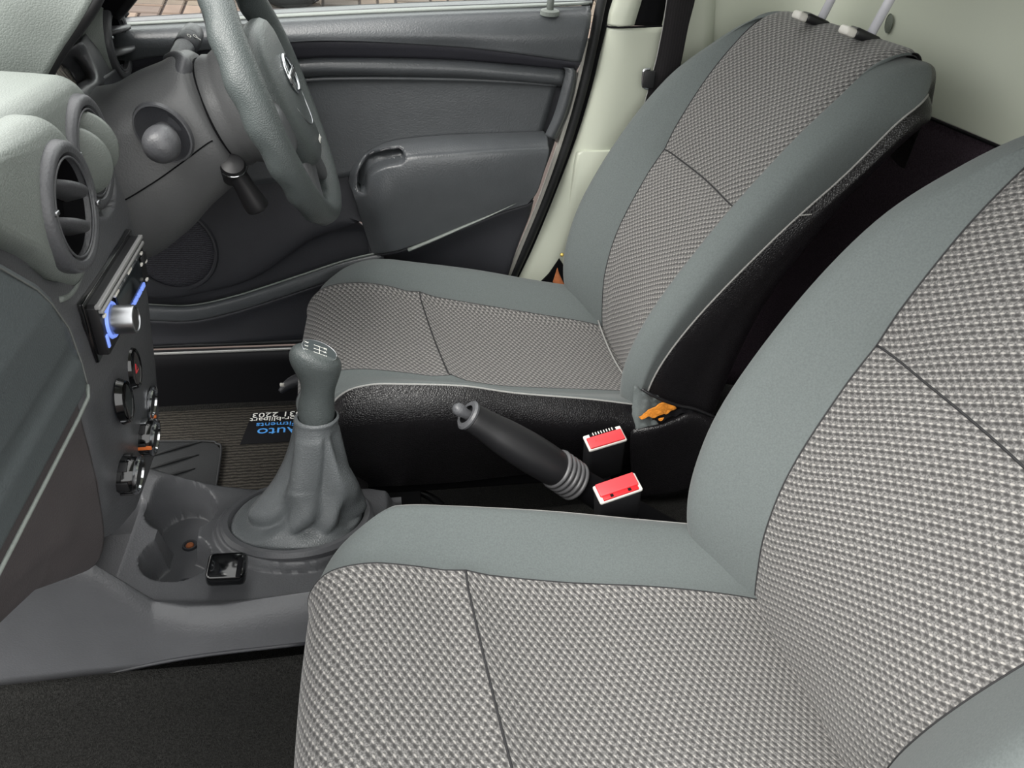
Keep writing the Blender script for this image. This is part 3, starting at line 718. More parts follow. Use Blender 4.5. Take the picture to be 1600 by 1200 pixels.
# painted frame edge and lock pin, glass
FR = [PY([(915,60,.668),(908,105,.668),(893,160,.668),(870,235,.668),(838,325,.668),(792,432,.668),(776,470,.668)]),
      PY([(921,60,.672),(914,105,.672),(899,160,.672),(877,235,.672),(845,325,.672),(800,432,.672),(784,470,.672)])]
gridobj('painted_edge', loft(FR, 40, 4), BEID, door, .006)
pin = empty('lock_pin', at(859,15,y=.672)); pin.parent = door; pin.matrix_parent_inverse = door.matrix_world.inverted()
pb = at(859,20,y=.643)
lathe('pin_ferrule', [(.0001,.006),(.009,.006),(.0125,.004),(.013,0),(.013,-.003)], pb, (0,-.25,1), PLAL, pin, 28, sx=1.3, sy=.8, up=(0,1,0))
tube('pin_stem', [pb+[0,0,.0], pb+[0,0,.05]], .0062, PLAL, pin, 14)
# window glass, partly seen in front of the yard
gm = N('window_glass'); gm.b.inputs['Base Color'].default_value = (1,1,1,1)
tr = gm.n('ShaderNodeBsdfTransparent'); gs = gm.n('ShaderNodeBsdfGlossy'); gs.inputs['Roughness'].default_value = .02
fr = gm.n('ShaderNodeFresnel'); fr.inputs['IOR'].default_value = 1.35; ms = gm.n('ShaderNodeMixShader'); tr.inputs[0].default_value = (.93,.96,.95,1)
gm.l(fr.outputs[0], ms.inputs[0]); gm.l(tr.outputs[0], ms.inputs[1]); gm.l(gs.outputs[0], ms.inputs[2]); gm.l(ms.outputs[0], gm.t.nodes['Material Output'].inputs['Surface'])
win = struct(box('window_1', (-.48,.732,.98), (1.0,.004,.36), gm.m, None, 0))
W0 = at(200,20,y=.745)
fr_ = struct(empty('trim_2', (-.5,.75,1.0)))
tube('outer_belt_seal', PY([(90,36,.75),(190,30.5,.75),(560,10.5,.75),(790,1.5,.75),(925,-3.5,.75)]), .0035, RUBB, fr_, 8, k=30)
tube('window_frame_front', [at(197,27,y=.735), at(197,27,y=.735)+[-.06,-.02,.10], at(197,27,y=.735)+[.10,-.08,.34]], .009, RUBB, fr_, 10, k=12)
tube('window_frame_rear', [at(915,5,y=.735)+[.0,0,-.02], at(915,5,y=.735)+[.06,-.05,.34]], .010, RUBB, fr_, 10)
tube('window_frame_top', [at(197,27,y=.735)+[.10,-.08,.34], at(915,5,y=.735)+[.06,-.05,.34]], .010, RUBB, fr_, 10)

# ================================================================ PILLAR, CAB SIDE AND REAR
pil = struct(empty('trim_3', (-.05,.7,.5)))
def strip(name, lines, mat, parent, nu=50, nv=10, thick=.004, flip=False): return gridobj(name, dl(lines, nu, nv), mat, parent, thick, flip=flip)
# rubber door seal
ws = PY([(946,-20,.668),(938,10,.669),(926,70,.670),(912,130,.672),(889,210,.675),(856,300,.678),(822,380,.680),(795,440,.682),(770,500,.684)])
tube('weatherstrip', ws, [.0085,.009,.009,.0095,.010,.011,.012,.012,.012], RUBB, pil, 14, k=60)
ws2 = PY([(953,-20,.690),(945,10,.690),(933,70,.690),(919,130,.690),(896,210,.692),(864,300,.695),(830,380,.697),(803,440,.70),(778,500,.70)])
tube('inner_seal_lip', ws2, .0125, BLKM, pil, 10, k=50)
lw = [[(948,42,.672),(936,90,.674),(925,135,.676),(902,210,.680),(868,300,.684),(834,380,.688),(806,440,.69),(780,500,.69)],
      [(953,40,.650),(943,90,.652),(932,135,.654),(910,210,.658),(880,300,.664),(848,380,.668),(822,440,.67),(800,500,.67)],
      [(975,41,.640),(966,90,.642),(955,135,.644),(935,210,.648),(905,300,.652),(876,380,.656),(850,440,.66),(830,500,.66)],
      [(1005,43,.640),(998,90,.642),(985,150,.645),(962,220,.650),(925,310,.655),(893,385,.660),(868,440,.662),(850,500,.662)],
      [(1040,42,.645),(1034,90,.648),(1025,150,.652),(1000,230,.658),(950,320,.662),(915,390,.666),(890,440,.668),(870,500,.668)],
      [(1044,42,.665),(1040,90,.665),(1034,150,.666),(1012,230,.668),(960,320,.672),(925,390,.676),(900,440,.68),(880,510,.68)]]
strip('lower_pillar_cover', lw, BEI, pil, 60, 40)
strip('cab_side_panel', [[(1036,-60,.664),(1030,60,.668),(1020,150,.672),(990,300,.678),(930,500,.68)],[(1120,-60,.664),(1115,60,.668),(1110,150,.672),(1100,300,.678),(1050,500,.68)]], BEI, pil, 20, 6)
prism('pillar_gap_shade', PY([(846,441,.655),(858,428,.655),(874,404,.655),(884,420,.655),(884,452,.655)]), (0,-1,0), .01, BLKM, pil)  # flat black patch painted in for the dark gap beside the pillar
# raised lower part of the cover, its edge showing beside the seat bolster
prism('pillar_step', PY([(903,240,.646),(912,236,.645),(1000,236,.640),(965,330,.646),(915,400,.654),(880,445,.662),(856,445,.664),(874,380,.660),(890,310,.654),(899,258,.647)]), (0,-1,0), .02, BEI, pil, .004)
uw = [[(965,-30,.660),(957,0,.660),(951,20,.662),(948,39,.664)],
      [(972,-30,.640),(964,0,.642),(958,20,.643),(955,40,.645)],
      [(990,-30,.632),(983,0,.633),(977,20,.634),(970,42,.636)],
      [(1003,-30,.632),(996,0,.633),(990,20,.635),(984,41,.637)],
      [(1010,-30,.640),(1003,0,.641),(997,20,.642),(991,40,.645)]]
strip('upper_pillar_cover', uw, BEI, pil, 20, 26)
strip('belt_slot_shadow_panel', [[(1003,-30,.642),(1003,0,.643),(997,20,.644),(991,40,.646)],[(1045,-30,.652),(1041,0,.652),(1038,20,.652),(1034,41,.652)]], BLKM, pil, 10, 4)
tube('cover_joint', PY([(947,41,.655),(955,42.5,.645),(970,43,.636),(985,42.5,.636),(1005,42,.640),(1035,41,.645)]), .0016, BLKM, pil, 6, k=30)
# seat belt hanging past the pillar
sb = empty('seat_belt', (.1,.63,.8)); tag(sb, 'black seat belt webbing running down the pale pillar behind the driver door', 'seat belt')
g = dl([[(1048,-30,0.6260),(1042,0,0.6260),(1036,40,0.6260),(1026,90,0.6270),(1014,135,0.6280),(1000,190,0.6300)],
        [(1066,-30,0.6250),(1062,0,0.6250),(1054,40,0.6250),(1044,90,0.6260),(1032,135,0.6270),(1020,190,0.6290)],
        [(1090,-30,0.6300),(1086,0,0.6300),(1076,40,0.6300),(1066,90,0.6310),(1056,135,0.6320),(1042,190,0.6340)]], 60, 20)
gridobj('webbing', g, WEB, sb, .0014)
tube('webbing_edge', PY([(1048,-30,0.6255),(1042,0,0.6255),(1036,40,0.6255),(1026,90,0.6265),(1014,135,0.6275),(1000,190,0.6295)]), .0009, SEAM, sb, 6, k=40)
tube('tongue_stop', PY([(1016,108,0.6250),(1008,109,0.6250),(1005,114,0.6250),(1004,130,0.6250),(1006,136,0.6250),(1013,139,0.6250)]), .0028, CHR, sb, 8, k=24)
box('tongue_plate', at(1014,124,y=.6205), (.022,.004,.030), BLK, sb, .002)

# pale side panel between pillar and rear wall, rear wall, dark lower rear trim
def rearwall():
    # pixels along four rows at the wall's own depth in X
    def RX(r): return [at(u, v, x=x) for u, v, x in r]
    side = [[(.10,.664,1.12),(.22,.664,1.12),(.32,.655,1.12),(.375,.62,1.12),(.395,.56,1.12),(.40,.3,1.12),(.40,-.3,1.12),(.39,-.62,1.12)],
            [(.10,.666,.95),(.22,.667,.95),(.33,.658,.95),(.39,.62,.95),(.41,.56,.95),(.415,.3,.95),(.415,-.3,.95),(.40,-.64,.95)],
            [(.10,.668,.84),(.22,.670,.84),(.33,.662,.84),(.385,.62,.84),(.405,.56,.84),(.41,.3,.84),(.41,-.3,.84),(.40,-.65,.84)],
            [(.10,.670,.77),(.22,.672,.77),(.33,.665,.77),(.375,.62,.77),(.393,.56,.77),(.398,.3,.77),(.398,-.3,.77),(.39,-.66,.77)],
            [(.10,.672,.748),(.22,.675,.748),(.33,.667,.748),(.372,.62,.748),(.39,.56,.748),(.395,.3,.748),(.395,-.3,.748),(.385,-.66,.748)]]
    G = loft(side, 160, 60)
    c = at(1393,37,x=.41)
    d = np.hypot((G[...,1]-c[1]), (G[...,2]-c[2])*.75-.0*G[...,1])
    return G, c
G, oc = rearwall()
bw = struct(gridobj('wall_rear', G, BEI, None, .01, off=1, flip=False))
ov = lathe('oval_recess', [(.0001,.0012),(.0080,.0008),(.0088,.0),(.0095,.0012)], oc-[.004,0,0], (-1,0,0), pmat('recess_grey', (104,110,100), .6), bw, 32, up=(0,.25,1), sx=1.05, sy=1.55)
lr = [[(.10,.674,.745),(.22,.676,.745),(.33,.670,.745),(.378,.62,.745),(.395,.56,.745),(.40,.3,.745),(.40,-.3,.745),(.39,-.66,.745)],
      [(.10,.676,.40),(.25,.676,.40),(.36,.66,.40),(.405,.62,.40),(.42,.56,.40),(.425,.3,.40),(.425,-.3,.40),(.41,-.66,.40)],
      [(.10,.676,.02),(.30,.676,.02),(.40,.66,.02),(.44,.62,.02),(.45,.56,.02),(.455,.3,.02),(.455,-.3,.02),(.44,-.66,.02)]]
lower = struct(gridobj('trim_4', loft(lr, 90, 20), CARPD, None, .008, off=1))
tube('trim_edge', [(.368,.62,.7465),(.386,.56,.7465),(.391,.3,.7465),(.391,-.3,.7465),(.381,-.66,.7465)], .0022, BLKM, lower, 8, k=40)
# body side below the belt line behind the door, floor level
sd = [[(-.02,.70,.30),(.10,.70,.30),(.45,.70,.30)],[(-.02,.69,.0),(.10,.69,.0),(.45,.69,.0)]]
struct(gridobj('wall_side', loft(sd, 8, 4), CARPD, None, .01))
# roof with its lining (above the frame)
rf = [[(-.42,-.56,1.16),(-.42,0,1.20),(-.42,.56,1.16)],[(0,-.58,1.22),(0,0,1.25),(0,.58,1.22)],[(.42,-.56,1.15),(.42,0,1.18),(.42,.56,1.15)]]
struct(gridobj('ceiling', loft(rf, 20, 16), BEI, None, .02, off=1))

# ================================================================ DASHBOARD
dash = empty('dashboard', (-.85,0,.45)); tag(dash, 'dark grey moulded dashboard with round air vents, centre stack and instrument hood', 'dashboard')
def interp(x, xs, ys): return np.interp(x, xs, ys)
V1c = np.array([-.690,-.088,.744]); V2c = np.array([-.712,.058,.748])
# pad roll running towards the passenger side, hollowed out round the first vent
LOBE = [(.052,-.004),(.056,.001),(.054,.002),(.066,-.001),(.074,-.010),(.076,-.025),(.078,-.07),(.080,-.20)]
def pad(c, R_, ymin, zbp, ztp, hole=True):
    ys = np.linspace(ymin, c[1], 300); G = []
    prof = crom(np.array([(R_-.020,.002),(R_-.010,-.001),(R_-.002,-.010),(R_,-.025),(R_+.002,-.07),(R_+.004,-.20)]), 26)
    for y in ys:
        zb = interp(y, *zbp); zt = interp(y, *ztp); zm = (zb+zt)/2; k = (zt-zb)/2/R_
        top = [(c[0]+h, y, zm+(zt-zm)+(r-R_)*max(k, .55)) for r, h in prof[::-1]]
        bot = [(c[0]+h, y, zm-(zm-zb)-(r-R_)*max(k, .55)) for r, h in prof]
        m0, m1 = top[-1], bot[0]
        mid = [(m0[0]+.0015*math.sin(math.pi*t), y, m0[2]*(1-t)+m1[2]*t) for t in np.linspace(0, 1, 70)[1:-1]]
        G.append(top+mid+bot)
    G = np.array(G); n = G.shape[1]; d = np.hypot(G[...,1]-c[1], G[...,2]-c[2]); X = G[...,0]
    df, xf, V = d.reshape(-1), X.reshape(-1), G.reshape(-1,3)
    f = [q for q in grid_faces(len(ys), n) if not (max(df[list(q)]) < .0562 and xf[q[0]] > c[0]-.004)]
    from_vf('dash_pad', V, f, PLAL, dash)
pad(V1c, .076, -.80, ([-.8,-.30,-.21,-.165,-.12,-.088],[.785,.780,.766,.733,.690,.668]), ([-.8,-.2,-.088],[.826,.824,.820]))
pad(V2c, .074, -.30, ([-.8,-.05,.058],[.70,.69,.674]), ([-.8,-.1,.058],[.826,.825,.822]))
def lobe(c, R, a0, a1, n=60):
    prof = [(.052,-.004),(.056,.001),(R-.022,.002),(R-.010,-.001),(R-.002,-.010),(R,-.025),(R+.002,-.07),(R+.004,-.20)]
    Q = crom(np.array(prof), 40); G = []
    for k in range(n+1):
        a = a0+(a1-a0)*k/n; G.append([(c[0]+h, c[1]+r*math.sin(a), c[2]+r*math.cos(a)) for r, h in Q])
    gridobj('vent_surround', np.array(G), PLAL, dash)
    # pale lip at the foot of the surround
    P = [(c[0]-.012, c[1]+(R+.003)*math.sin(a), c[2]+(R+.003)*math.cos(a)) for a in np.linspace(math.radians(100), math.radians(205), 24)]
    tube('surround_lip', P, .0030, PLAL, dash, 8)
lobe(V1c, .076, -.02, math.pi+.02)
lobe(V2c, .074, -.02, math.pi+.02)
def vent(c, ang, tilt, name='air_vent', out=.040, par=None):
    v = empty(name, c); v.parent = par or dash; v.matrix_parent_inverse = (par or dash).matrix_world.inverted()
    lathe('vent_ring', [(.0430,-.012),(.0445,.001),(.0465,.004),(.0500,.0050),(.0535,.0045),(.0560,.002),(.0570,-.004),(.0565,-.012)], c, (1,0,0), PLA, v, 64)
    lathe('vent_barrel', [(.0426,-.004),(.0422,-.012),(.037,-.020),(.0001,-.022)], c, (1,0,0), BLKM, v, 64)
    V, Fc = tube_vf([c+np.array([.0025, .0425*math.sin(a), .0425*math.cos(a)]) for a in np.linspace(0, 2*math.pi, 49)], .0012, 6, caps=False); from_vf('vent_trim_ring', V, Fc, PLA, v)
    for s in (-1, 1):
        V = []; nb = 26
        ex = np.array([math.cos(tilt), 0, -math.sin(tilt)]); ez = np.array([math.sin(tilt), 0, math.cos(tilt)]); ey = np.array([0,1,0.])
        Rm = Matrix.Rotation(ang, 3, 'X'); ro = lambda p: np.array(Rm@Vector(p))
        ex, ey, ez = ro(ex), ro(ey), ro(ez); o = c+ro([0,0,.0155*s])
        wd = .0395 if s else .04
        top, bot = [], []
        for k in range(nb+1):
            a = math.pi*k/nb; x_ = -.018+out*max(0, math.sin(a))**.8; y_ = wd*math.cos(a)
            dome = .004*math.sin(a)
            top.append(o+ex*x_+ey*y_+ez*(.0022+dome*.3)); bot.append(o+ex*(x_-.001)+ey*y_*.98+ez*(-.0022+dome*.3))
        base_t = [o+ex*-.018+ey*wd*math.cos(math.pi*k/nb)+ez*.0032 for k in range(nb+1)]; base_b = [p-ez*.0064 for p in base_t]
        G = np.array([base_t, top, bot, base_b]); gridobj('vent_blade', G, PLAL if abs(ang) > 1 else PLA, v)
    for a in (math.radians(-75), math.radians(105)):
        box('ring_tab', c+np.array([.0055, .05*math.sin(a), .05*math.cos(a)]), (.003,.007,.004), SAT, v, .001)
vent(V1c+[.006,0,0], -.50, -.10, out=.029)
vent(V2c+[.006,0,0], math.radians(-75), -.20)

# centre stack panel
yl_z = [(.800,-.34),(.785,-.30),(.762,-.222),(.716,-.176),(.665,-.146),(.63,-.141),(.60,-.142),(.50,-.142),(.40,-.142),(.355,-.140)]
def yl(z): 
    a = np.array(yl_z)[::-1]; return np.interp(z, a[:,0], a[:,1])
def stack():
    zs = np.linspace(.772, .352, 130); n = 90; G = []
    for z in zs:
        y0 = yl(z); y1 = interp(z, [.352,.42,.50,.56,.66,.80], [.100,.108,.112,.120,.135,.118])
        xo = interp(z, [.352,.40,.47,.56,.66,.80], [-.722,-.712,-.704,-.698,-.702,-.712])
        row = [(xo-.010,y0-.001),(xo-.004,y0+.001),(xo-.001,y0+.006),(xo+.001,y0+.018)]
        for t in np.linspace(.12, .9, 8): row.append((xo+.003*math.sin(t*math.pi), y0+(y1-y0)*t))
        row += [(xo-.002,y1-.006),(xo-.010,y1),(xo-.035,y1+.002),(xo-.12,y1+.004)]
        G.append(resample([(x, y, z) for x, y in row], n))
    G = np.array(G)
    zb_ = np.interp(G[...,1], [-.142,-.10,-.04,.11], [.404,.378,.356,.352]); G[...,2] += (zb_-.352)*np.clip((.60-G[...,2])/.248, 0, 1)
    # the radio bay is sunk, pods swell round the switches
    d = np.maximum(np.abs(G[...,1]-0.0)-.090, np.abs(G[...,2]-.621)-.029)
    G[...,0] -= .012*ss(.001, -.002, d)*(G[...,0] > -.72)
    for vc in (V1c, V2c): G[...,0] -= .045*ss(.064, .056, np.hypot(G[...,1]-vc[1], G[...,2]-vc[2]))
    gridobj('centre_stack', G, PLA, dash, flip=False)
    b = [ (G[-1,:,0]*1.0, G[-1,:,1], G[-1,:,2]) ]
    gridobj('stack_foot', np.array([G[-1], G[-1]+[-.06,0,-.008]]), PLAD, dash)
stack()
# passenger side lid
def lid():
    zs = np.linspace(.800, .597, 70); n = 120; G = []
    for z in zs:
        y1 = yl(z)-.004; xo = interp(z, [.597,.604,.63,.64,.70,.76,.80], [-.692,-.684,-.683,-.686,-.684,-.694,-.712])
        row = [(xo, y) for y in np.linspace(-.82, y1-.02, 14)]+[(xo-.001,y1-.010),(xo-.004,y1-.003),(xo-.015,y1)]
        G.append(resample([(x, y, z) for x, y in row], n))
    G = np.array(G); G = np.concatenate([G, (G[-1]+[-.003,0,-.004])[None], (G[-1]+[-.03,0,-.006])[None]], 0)
    # pressed crease across the lid
    k = np.clip((G[...,2]-.652)/.004, -1, 1); G[...,0] += .0016*ss(-1, 1, k)*(G[...,1] < -.17)
    gridobj('passenger_lid', G, pmat('fine_ribbed_plastic', (74,80,82), .5, 600, .35), dash)
    P = [(np.interp(z, [.597,.64,.70,.76,.79],[-.6835,-.6835,-.6825,-.6915,-.703]), yl(z)-.017, z) for z in np.linspace(.785, .606, 30)]
    tube('lid_stitch_line', P, .0008, pmat('lid_thread', (98,100,98), .7), dash, 6)
    tube('lid_edge_highlight', [P[-1], (-.6815,-.170,.600), (-.6815,-.20,.5985), (-.6815,-.82,.5985)], .0017, PLAL, dash, 8)  # pale tube paints the highlight along the lid's bottom edge
lid()
# lower dash below the lid
def lower_dash():
    ys = np.concatenate([np.linspace(-.143, -.26, 30), np.linspace(-.28, -.82, 20)]); G = []
    for y in ys:
        zl = interp(y, [-.82,-.35,-.24,-.143], [.52,.49,.440,.362]); k = (y+.143)/-.677
        pr = [(-.698,.592),(-.702,.586),(-.704-.01*k,.56),(-.707-.02*k,max(.49,zl+.06)),(-.718-.02*k,zl+.040),(-.745,zl),(-.80,zl-.004),(-.86,zl+.01),(-1.0,zl+.03)]
        G.append(resample([(x, y, z) for x, z in pr], 60))
    gridobj('lower_dash', np.array(G), PLAB, dash, .003, flip=True)
lower_dash()
gridobj('lower_dash_end', np.array([[(-.704,-.1425,.57),(-.707,-.1425,.48),(-.718,-.1425,.402),(-.745,-.1425,.363),(-.82,-.1425,.36)],[(-.80,-.1415,.57),(-.80,-.1415,.48),(-.82,-.1415,.42),(-.84,-.1415,.40),(-.9,-.1415,.395)]]), PLAB, dash)
# dash top
dt = [[(-1.12,-.80,.80),(-1.12,-.3,.83),(-1.12,.2,.84),(-1.12,.68,.80)],[(-1.0,-.80,.838),(-1.0,-.3,.838),(-1.0,.2,.84),(-1.0,.68,.82)],[(-.86,-.80,.834),(-.86,-.3,.834),(-.86,.1,.826),(-.86,.68,.80)],[(-.80,-.10,.826),(-.79,-.05,.826),(-.79,.06,.826),(-.80,.17,.822)]]
gridobj('dash_top', loft(dt[:3], 60, 24), PLAL, dash, .003)
# driver side lower dash
dd = [[(-.80,.13,.74),(-.80,.4,.74),(-.82,.68,.72)],[(-.79,.13,.70),(-.80,.4,.70),(-.82,.68,.68)],[(-.82,.13,.56),(-.83,.4,.56),(-.86,.68,.56)],[(-.90,.13,.47),(-.92,.4,.47),(-.94,.68,.47)],[(-1.1,.13,.44),(-1.1,.4,.44),(-1.1,.68,.44)]]
gridobj('knee_panel', loft(dd, 40, 24), PLAD, dash, .003)
# instrument hood
def hood():
    A = []
    lips = [(-.800,.150,.755),(-.790,.165,.775),(-.752,.175,.825),(-.708,.186,.875),(-.690,.225,.925),(-.685,.30,.945),(-.685,.42,.945),(-.700,.52,.915),(-.74,.57,.86),(-.80,.59,.80)]
    mid = [(-.86,.10,.800),(-.86,.125,.830),(-.84,.140,.860),(-.82,.160,.895),(-.80,.21,.93),(-.80,.30,.945),(-.80,.42,.945),(-.81,.53,.915),(-.84,.59,.87),(-.88,.61,.82)]
    fr_ = [(-1.02,.10,.83),(-1.02,.13,.835),(-1.02,.16,.84),(-1.02,.2,.845),(-1.02,.25,.85),(-1.02,.32,.85),(-1.02,.42,.85),(-1.02,.52,.845),(-1.02,.60,.84),(-1.02,.64,.83)]
    o = gridobj('instrument_hood', loft([fr_, mid, lips], 70, 30), PLAL, dash, .012, off=1, flip=True)
    L = crom(np.array(lips), 60)
    tube('hood_edge', L, .0085, BLK, dash, 10)
    inn = L*[1,1,1]+[-.10,.0,0]; c0 = L.mean(0)
    inn = inn+(c0-inn)*np.array([0,.18,.18])
    gridobj('hood_lining', np.array([L+(c0-L)*np.array([0,.05,.05]), inn]), BLKM, dash)
hood()
prism('cluster_face', [(-.845,.17,.75),(-.845,.56,.75),(-.87,.56,.90),(-.87,.17,.90)], (1,0,0), .01, BLKM, dash)
def dial(y, r):
    lathe('dial', [(.0001,.002),(r*.95,.002),(r,.006),(r+.002,.0)], (-.852,y,.825), (1,0,.1), pmat('dial_face_%d' % int(y*100), (28,28,32), .3), dash, 40)
dial(.28,.045); dial(.44,.045)
lens = [[at(60,158,x=-.79),at(78,163,x=-.79),at(96,160,x=-.79),at(118,142,x=-.80)],[at(70,130,x=-.82),at(84,133,x=-.82),at(100,134,x=-.82),at(121,136,x=-.82)],[at(88,95,x=-.845),at(95,97,x=-.845),at(105,105,x=-.845),at(116,118,x=-.845)]]
FILM = pmat('clear_film', (165,158,150), .18, 60, .8, var=.25, vscale=40, dist=.01)
gridobj('instrument_lens', loft(lens, 24, 20), FILM, dash, .002)
cs = [[at(86,92,x=-.84),at(108,112,x=-.84),at(119,136,x=-.83),at(108,146,x=-.81),at(92,160,x=-.79),at(84,172,x=-.785)],
      [at(100,78,x=-.83),at(124,98,x=-.83),at(137,124,x=-.82),at(124,136,x=-.80),at(104,160,x=-.785),at(94,180,x=-.78)],
      [at(122,66,x=-.815),at(136,88,x=-.81),at(148,124,x=-.80),at(132,140,x=-.79),at(113,160,x=-.78),at(102,187,x=-.775)],
      [at(126,63,x=-.82),at(152,82,x=-.82),at(172,118,x=-.815),at(150,140,x=-.80),at(126,168,x=-.79),at(112,196,x=-.785)],
      [at(140,40,x=-.86),at(175,80,x=-.86),at(195,115,x=-.86),at(170,150,x=-.85),at(140,180,x=-.84),at(120,215,x=-.83)]]
gridobj('cluster_surround', loft(cs, 50, 36), PLA, dash, .003, flip=True)
# outboard vent pod
V3c = at(181,64,y=.60)
lathe('vent_pod', [(.052,-.003),(.060,.001),(.066,-.004),(.071,-.02),(.075,-.10),(.078,-.30)], V3c, (1,0,0), PLAL, dash, 56)
vent(V3c+[.004,0,0], .0, -.15)
# switches and climate knobs
for i, (u, v, y) in enumerate(((200,627,-.062),(213,575,.0),(221,530,.058))):
    p = at(u, v, y=y)+np.array([-.002,0,0]); sw = empty('rocker_switch', p); sw.parent = dash; sw.matrix_parent_inverse = dash.matrix_world.inverted()
    lathe('switch_frame', [(.015,-.004),(.0165,.0015),(.0185,.0025),(.021,-.004)], p, (1,0,0), GLOS, sw, 40, sy=1.25)
    lathe('switch_rocker', [(.0001,-.001),(.008,.0),(.0155,.0015),(.016,-.004)], p, (1,0,0), GLOS, sw, 40, sy=1.25)
    if i == 1:
        tube('hazard_mark', [p+[.0022,-.005,-.004], p+[.0022,.005,-.004], p+[.0022,0,.005], p+[.0022,-.005,-.004]], .0006, RED, sw, 6)
for u, v, y, pod, pang in ((203,741,-.08,.0,None),(230,683,.0,.018,0),(226,629,.050,.0,-90)):
    p = at(u, v, y=y); k = empty('climate_knob', p); k.parent = dash; k.matrix_parent_inverse = dash.matrix_world.inverted()
    lathe('knob_base', [(.0235,-.05),(.024,-.014),(.0235,-.012),(.0001,-.012)], p, (.985,0,-.17), PLAD, k, 40)
    lathe('knob_body', [(.0205,-.012),(.0215,-.008),(.0205,.004),(.0195,.0065),(.0001,.0065)], p, (.985,0,-.17), GLOS, k, 40)
    lathe('chrome_ring', [(.0195,.0062),(.0215,.0068),(.0218,.0092),(.0205,.0108),(.0185,.0106),(.017,.0075)], p, (.985,0,-.17), CHR, k, 48, closed=False)
    lathe('knob_cap', [(.0185,.0085),(.010,.0078),(.0001,.0075)], p, (.985,0,-.17), BLK, k, 40)
    for a in range(0, 360, 60):
        t = math.radians(a+30); d = np.array([0, math.sin(t), math.cos(t)]); e = np.array([0, math.cos(t), -math.sin(t)])
        box('grip_pad', p+d*.0212+np.array([-.003,0,0]), (.013,.011,.0022), BLK, k, .0008, axes=[(1,0,0), e, d])
    if pang is not None:
        t = math.radians(-90 if pang == 0 else 180); d = np.array([0, math.sin(t), math.cos(t)]); e = np.array([0, math.cos(t), -math.sin(t)])
        box('pointer', p+d*.0215+np.array([-.001,0,0]), (.021,.0042,.003), AMB, k, .0006, axes=[(1,0,0), e, d])
        if pang == 0: box('knob_index', p+np.array([-.002,0,.0225]), (.012,.010,.003), SAT, k, .001)

# car radio in its bay
rad = empty('car_radio', (-.69,0,.62)); tag(rad, 'black car radio with silver volume knob and blue lit keys in the centre stack', 'radio')
RX = -.6945
def rf_(y, z, x=0): return np.array([RX+x, y, .621+z])
prism('radio_frame', [rf_(*p) for p in ((-.093,-.032),(.093,-.032),(.093,.032),(-.093,.032))], (1,0,0), .016, GLOS, rad, .0015)
prism('faceplate', [rf_(y, z, .0085) for y, z in ((-.088,-.026),(-.082,-.028),(.082,-.028),(.088,-.026),(.088,.024),(.084,.027),(-.084,.027),(-.088,.024))], (1,0,0), .010, BLK, rad, .001)
box('disc_slot_strip', rf_(.0,.0248,.0090), (.005,.176,.0042), GRY, rad, .001)
box('disc_slot_strip', rf_(.0,.0190,.0100), (.005,.170,.0036), GRY, rad, .001)
box('slot_gap', rf_(.0,.0218,.0092), (.002,.160,.002), BLKM, rad, 0)
box('display', rf_(.008,.0,.0105), (.003,.094,.026), LCD, rad, .0008)
for k in range(6): box('preset_key', rf_(-.034+.0175*k,.0140,.0105), (.003,.015,.0030), SAT if k % 3 else WHT, rad, .0006)
lathe('volume_ring', [(.0150,.009),(.0160,.0115),(.0178,.0115),(.0190,.009)], rf_(-.060,-.002), (1,0,0), BLU, rad, 40)
lathe('volume_knob', [(.0145,.010),(.0142,.030),(.0135,.032),(.0118,.0325),(.0115,.0312),(.0001,.0312)], rf_(-.060,-.002), (1,0,0), SAT, rad, 48)
lathe('knob_face', [(.0112,.0316),(.0001,.0318)], rf_(-.060,-.002), (1,0,0), GLOS, rad, 40)
for k in range(4): box('lit_key', rf_(.004+.0165*k,-.0212,.0100), (.0025,.0140,.0050), BLU, rad, .0008)
box('lit_side_key', rf_(-.0830,-.013,.0095), (.002,.005,.014), BLU, rad, .001)
for y, z in ((-.080,.013),(.070,.012),(.080,-.002),(.070,-.020),(.062,.002)): box('small_key', rf_(y,z,.0110), (.0025,.006,.003), WHT, rad, .0006)
box('input_cover', rf_(.074,.004,.0108), (.003,.018,.010), BLK, rad, .001)

# ================================================================ STEERING COLUMN AND WHEEL
Wc = np.array([-.550,.36,.742]); Wn = np.array([.9397,0,.342]); Wu = np.array([-.342,0,.9397]); Wy = np.array([0,1.,0])
def wp(u, y, n=0): return Wc+Wu*u+Wy*y+Wn*n
col = empty('steering_column', (-.75,.36,.6)); tag(col, 'grey steering column shroud with a stalk each side, between dashboard and steering wheel', 'steering column')
def sup(c, a, ru, ryy, pu, py, e=.8, n=64, up_f=1., dn_f=1.):
    out = []
    for k in range(n):
        t = 2*math.pi*k/n; cu = math.copysign(abs(math.cos(t))**e, math.cos(t)); cy = math.copysign(abs(math.sin(t))**e, math.sin(t))
        out.append(np.array(c)+np.array(pu)*ru*cu*(up_f if cu > 0 else dn_f)+np.array(py)*ryy*cy)
    return out
ax0 = Wc-Wn*.085
rings = [sup(ax0+Wn*.004, 0, .072,.070, Wu, Wy), sup(ax0, 0, .082,.080, Wu, Wy), sup(ax0-Wn*.012, 0, .088,.086, Wu, Wy),
         sup((-.675,.36,.690), 0, .090,.096, (-.25,0,.97), Wy, .75, dn_f=1.10), sup((-.715,.36,.672), 0, .092,.108, (-.2,0,.98), Wy, .7, dn_f=1.30),
         sup((-.760,.36,.652), 0, .092,.116, (-.1,0,1), Wy, .7, dn_f=1.45), sup((-.82,.36,.640), 0, .095,.12, (0,0,1), Wy, .7, dn_f=1.35)]
Gc = np.array(rings); Gs = crom(Gc.reshape(len(rings),-1), 60).reshape(60,-1,3)
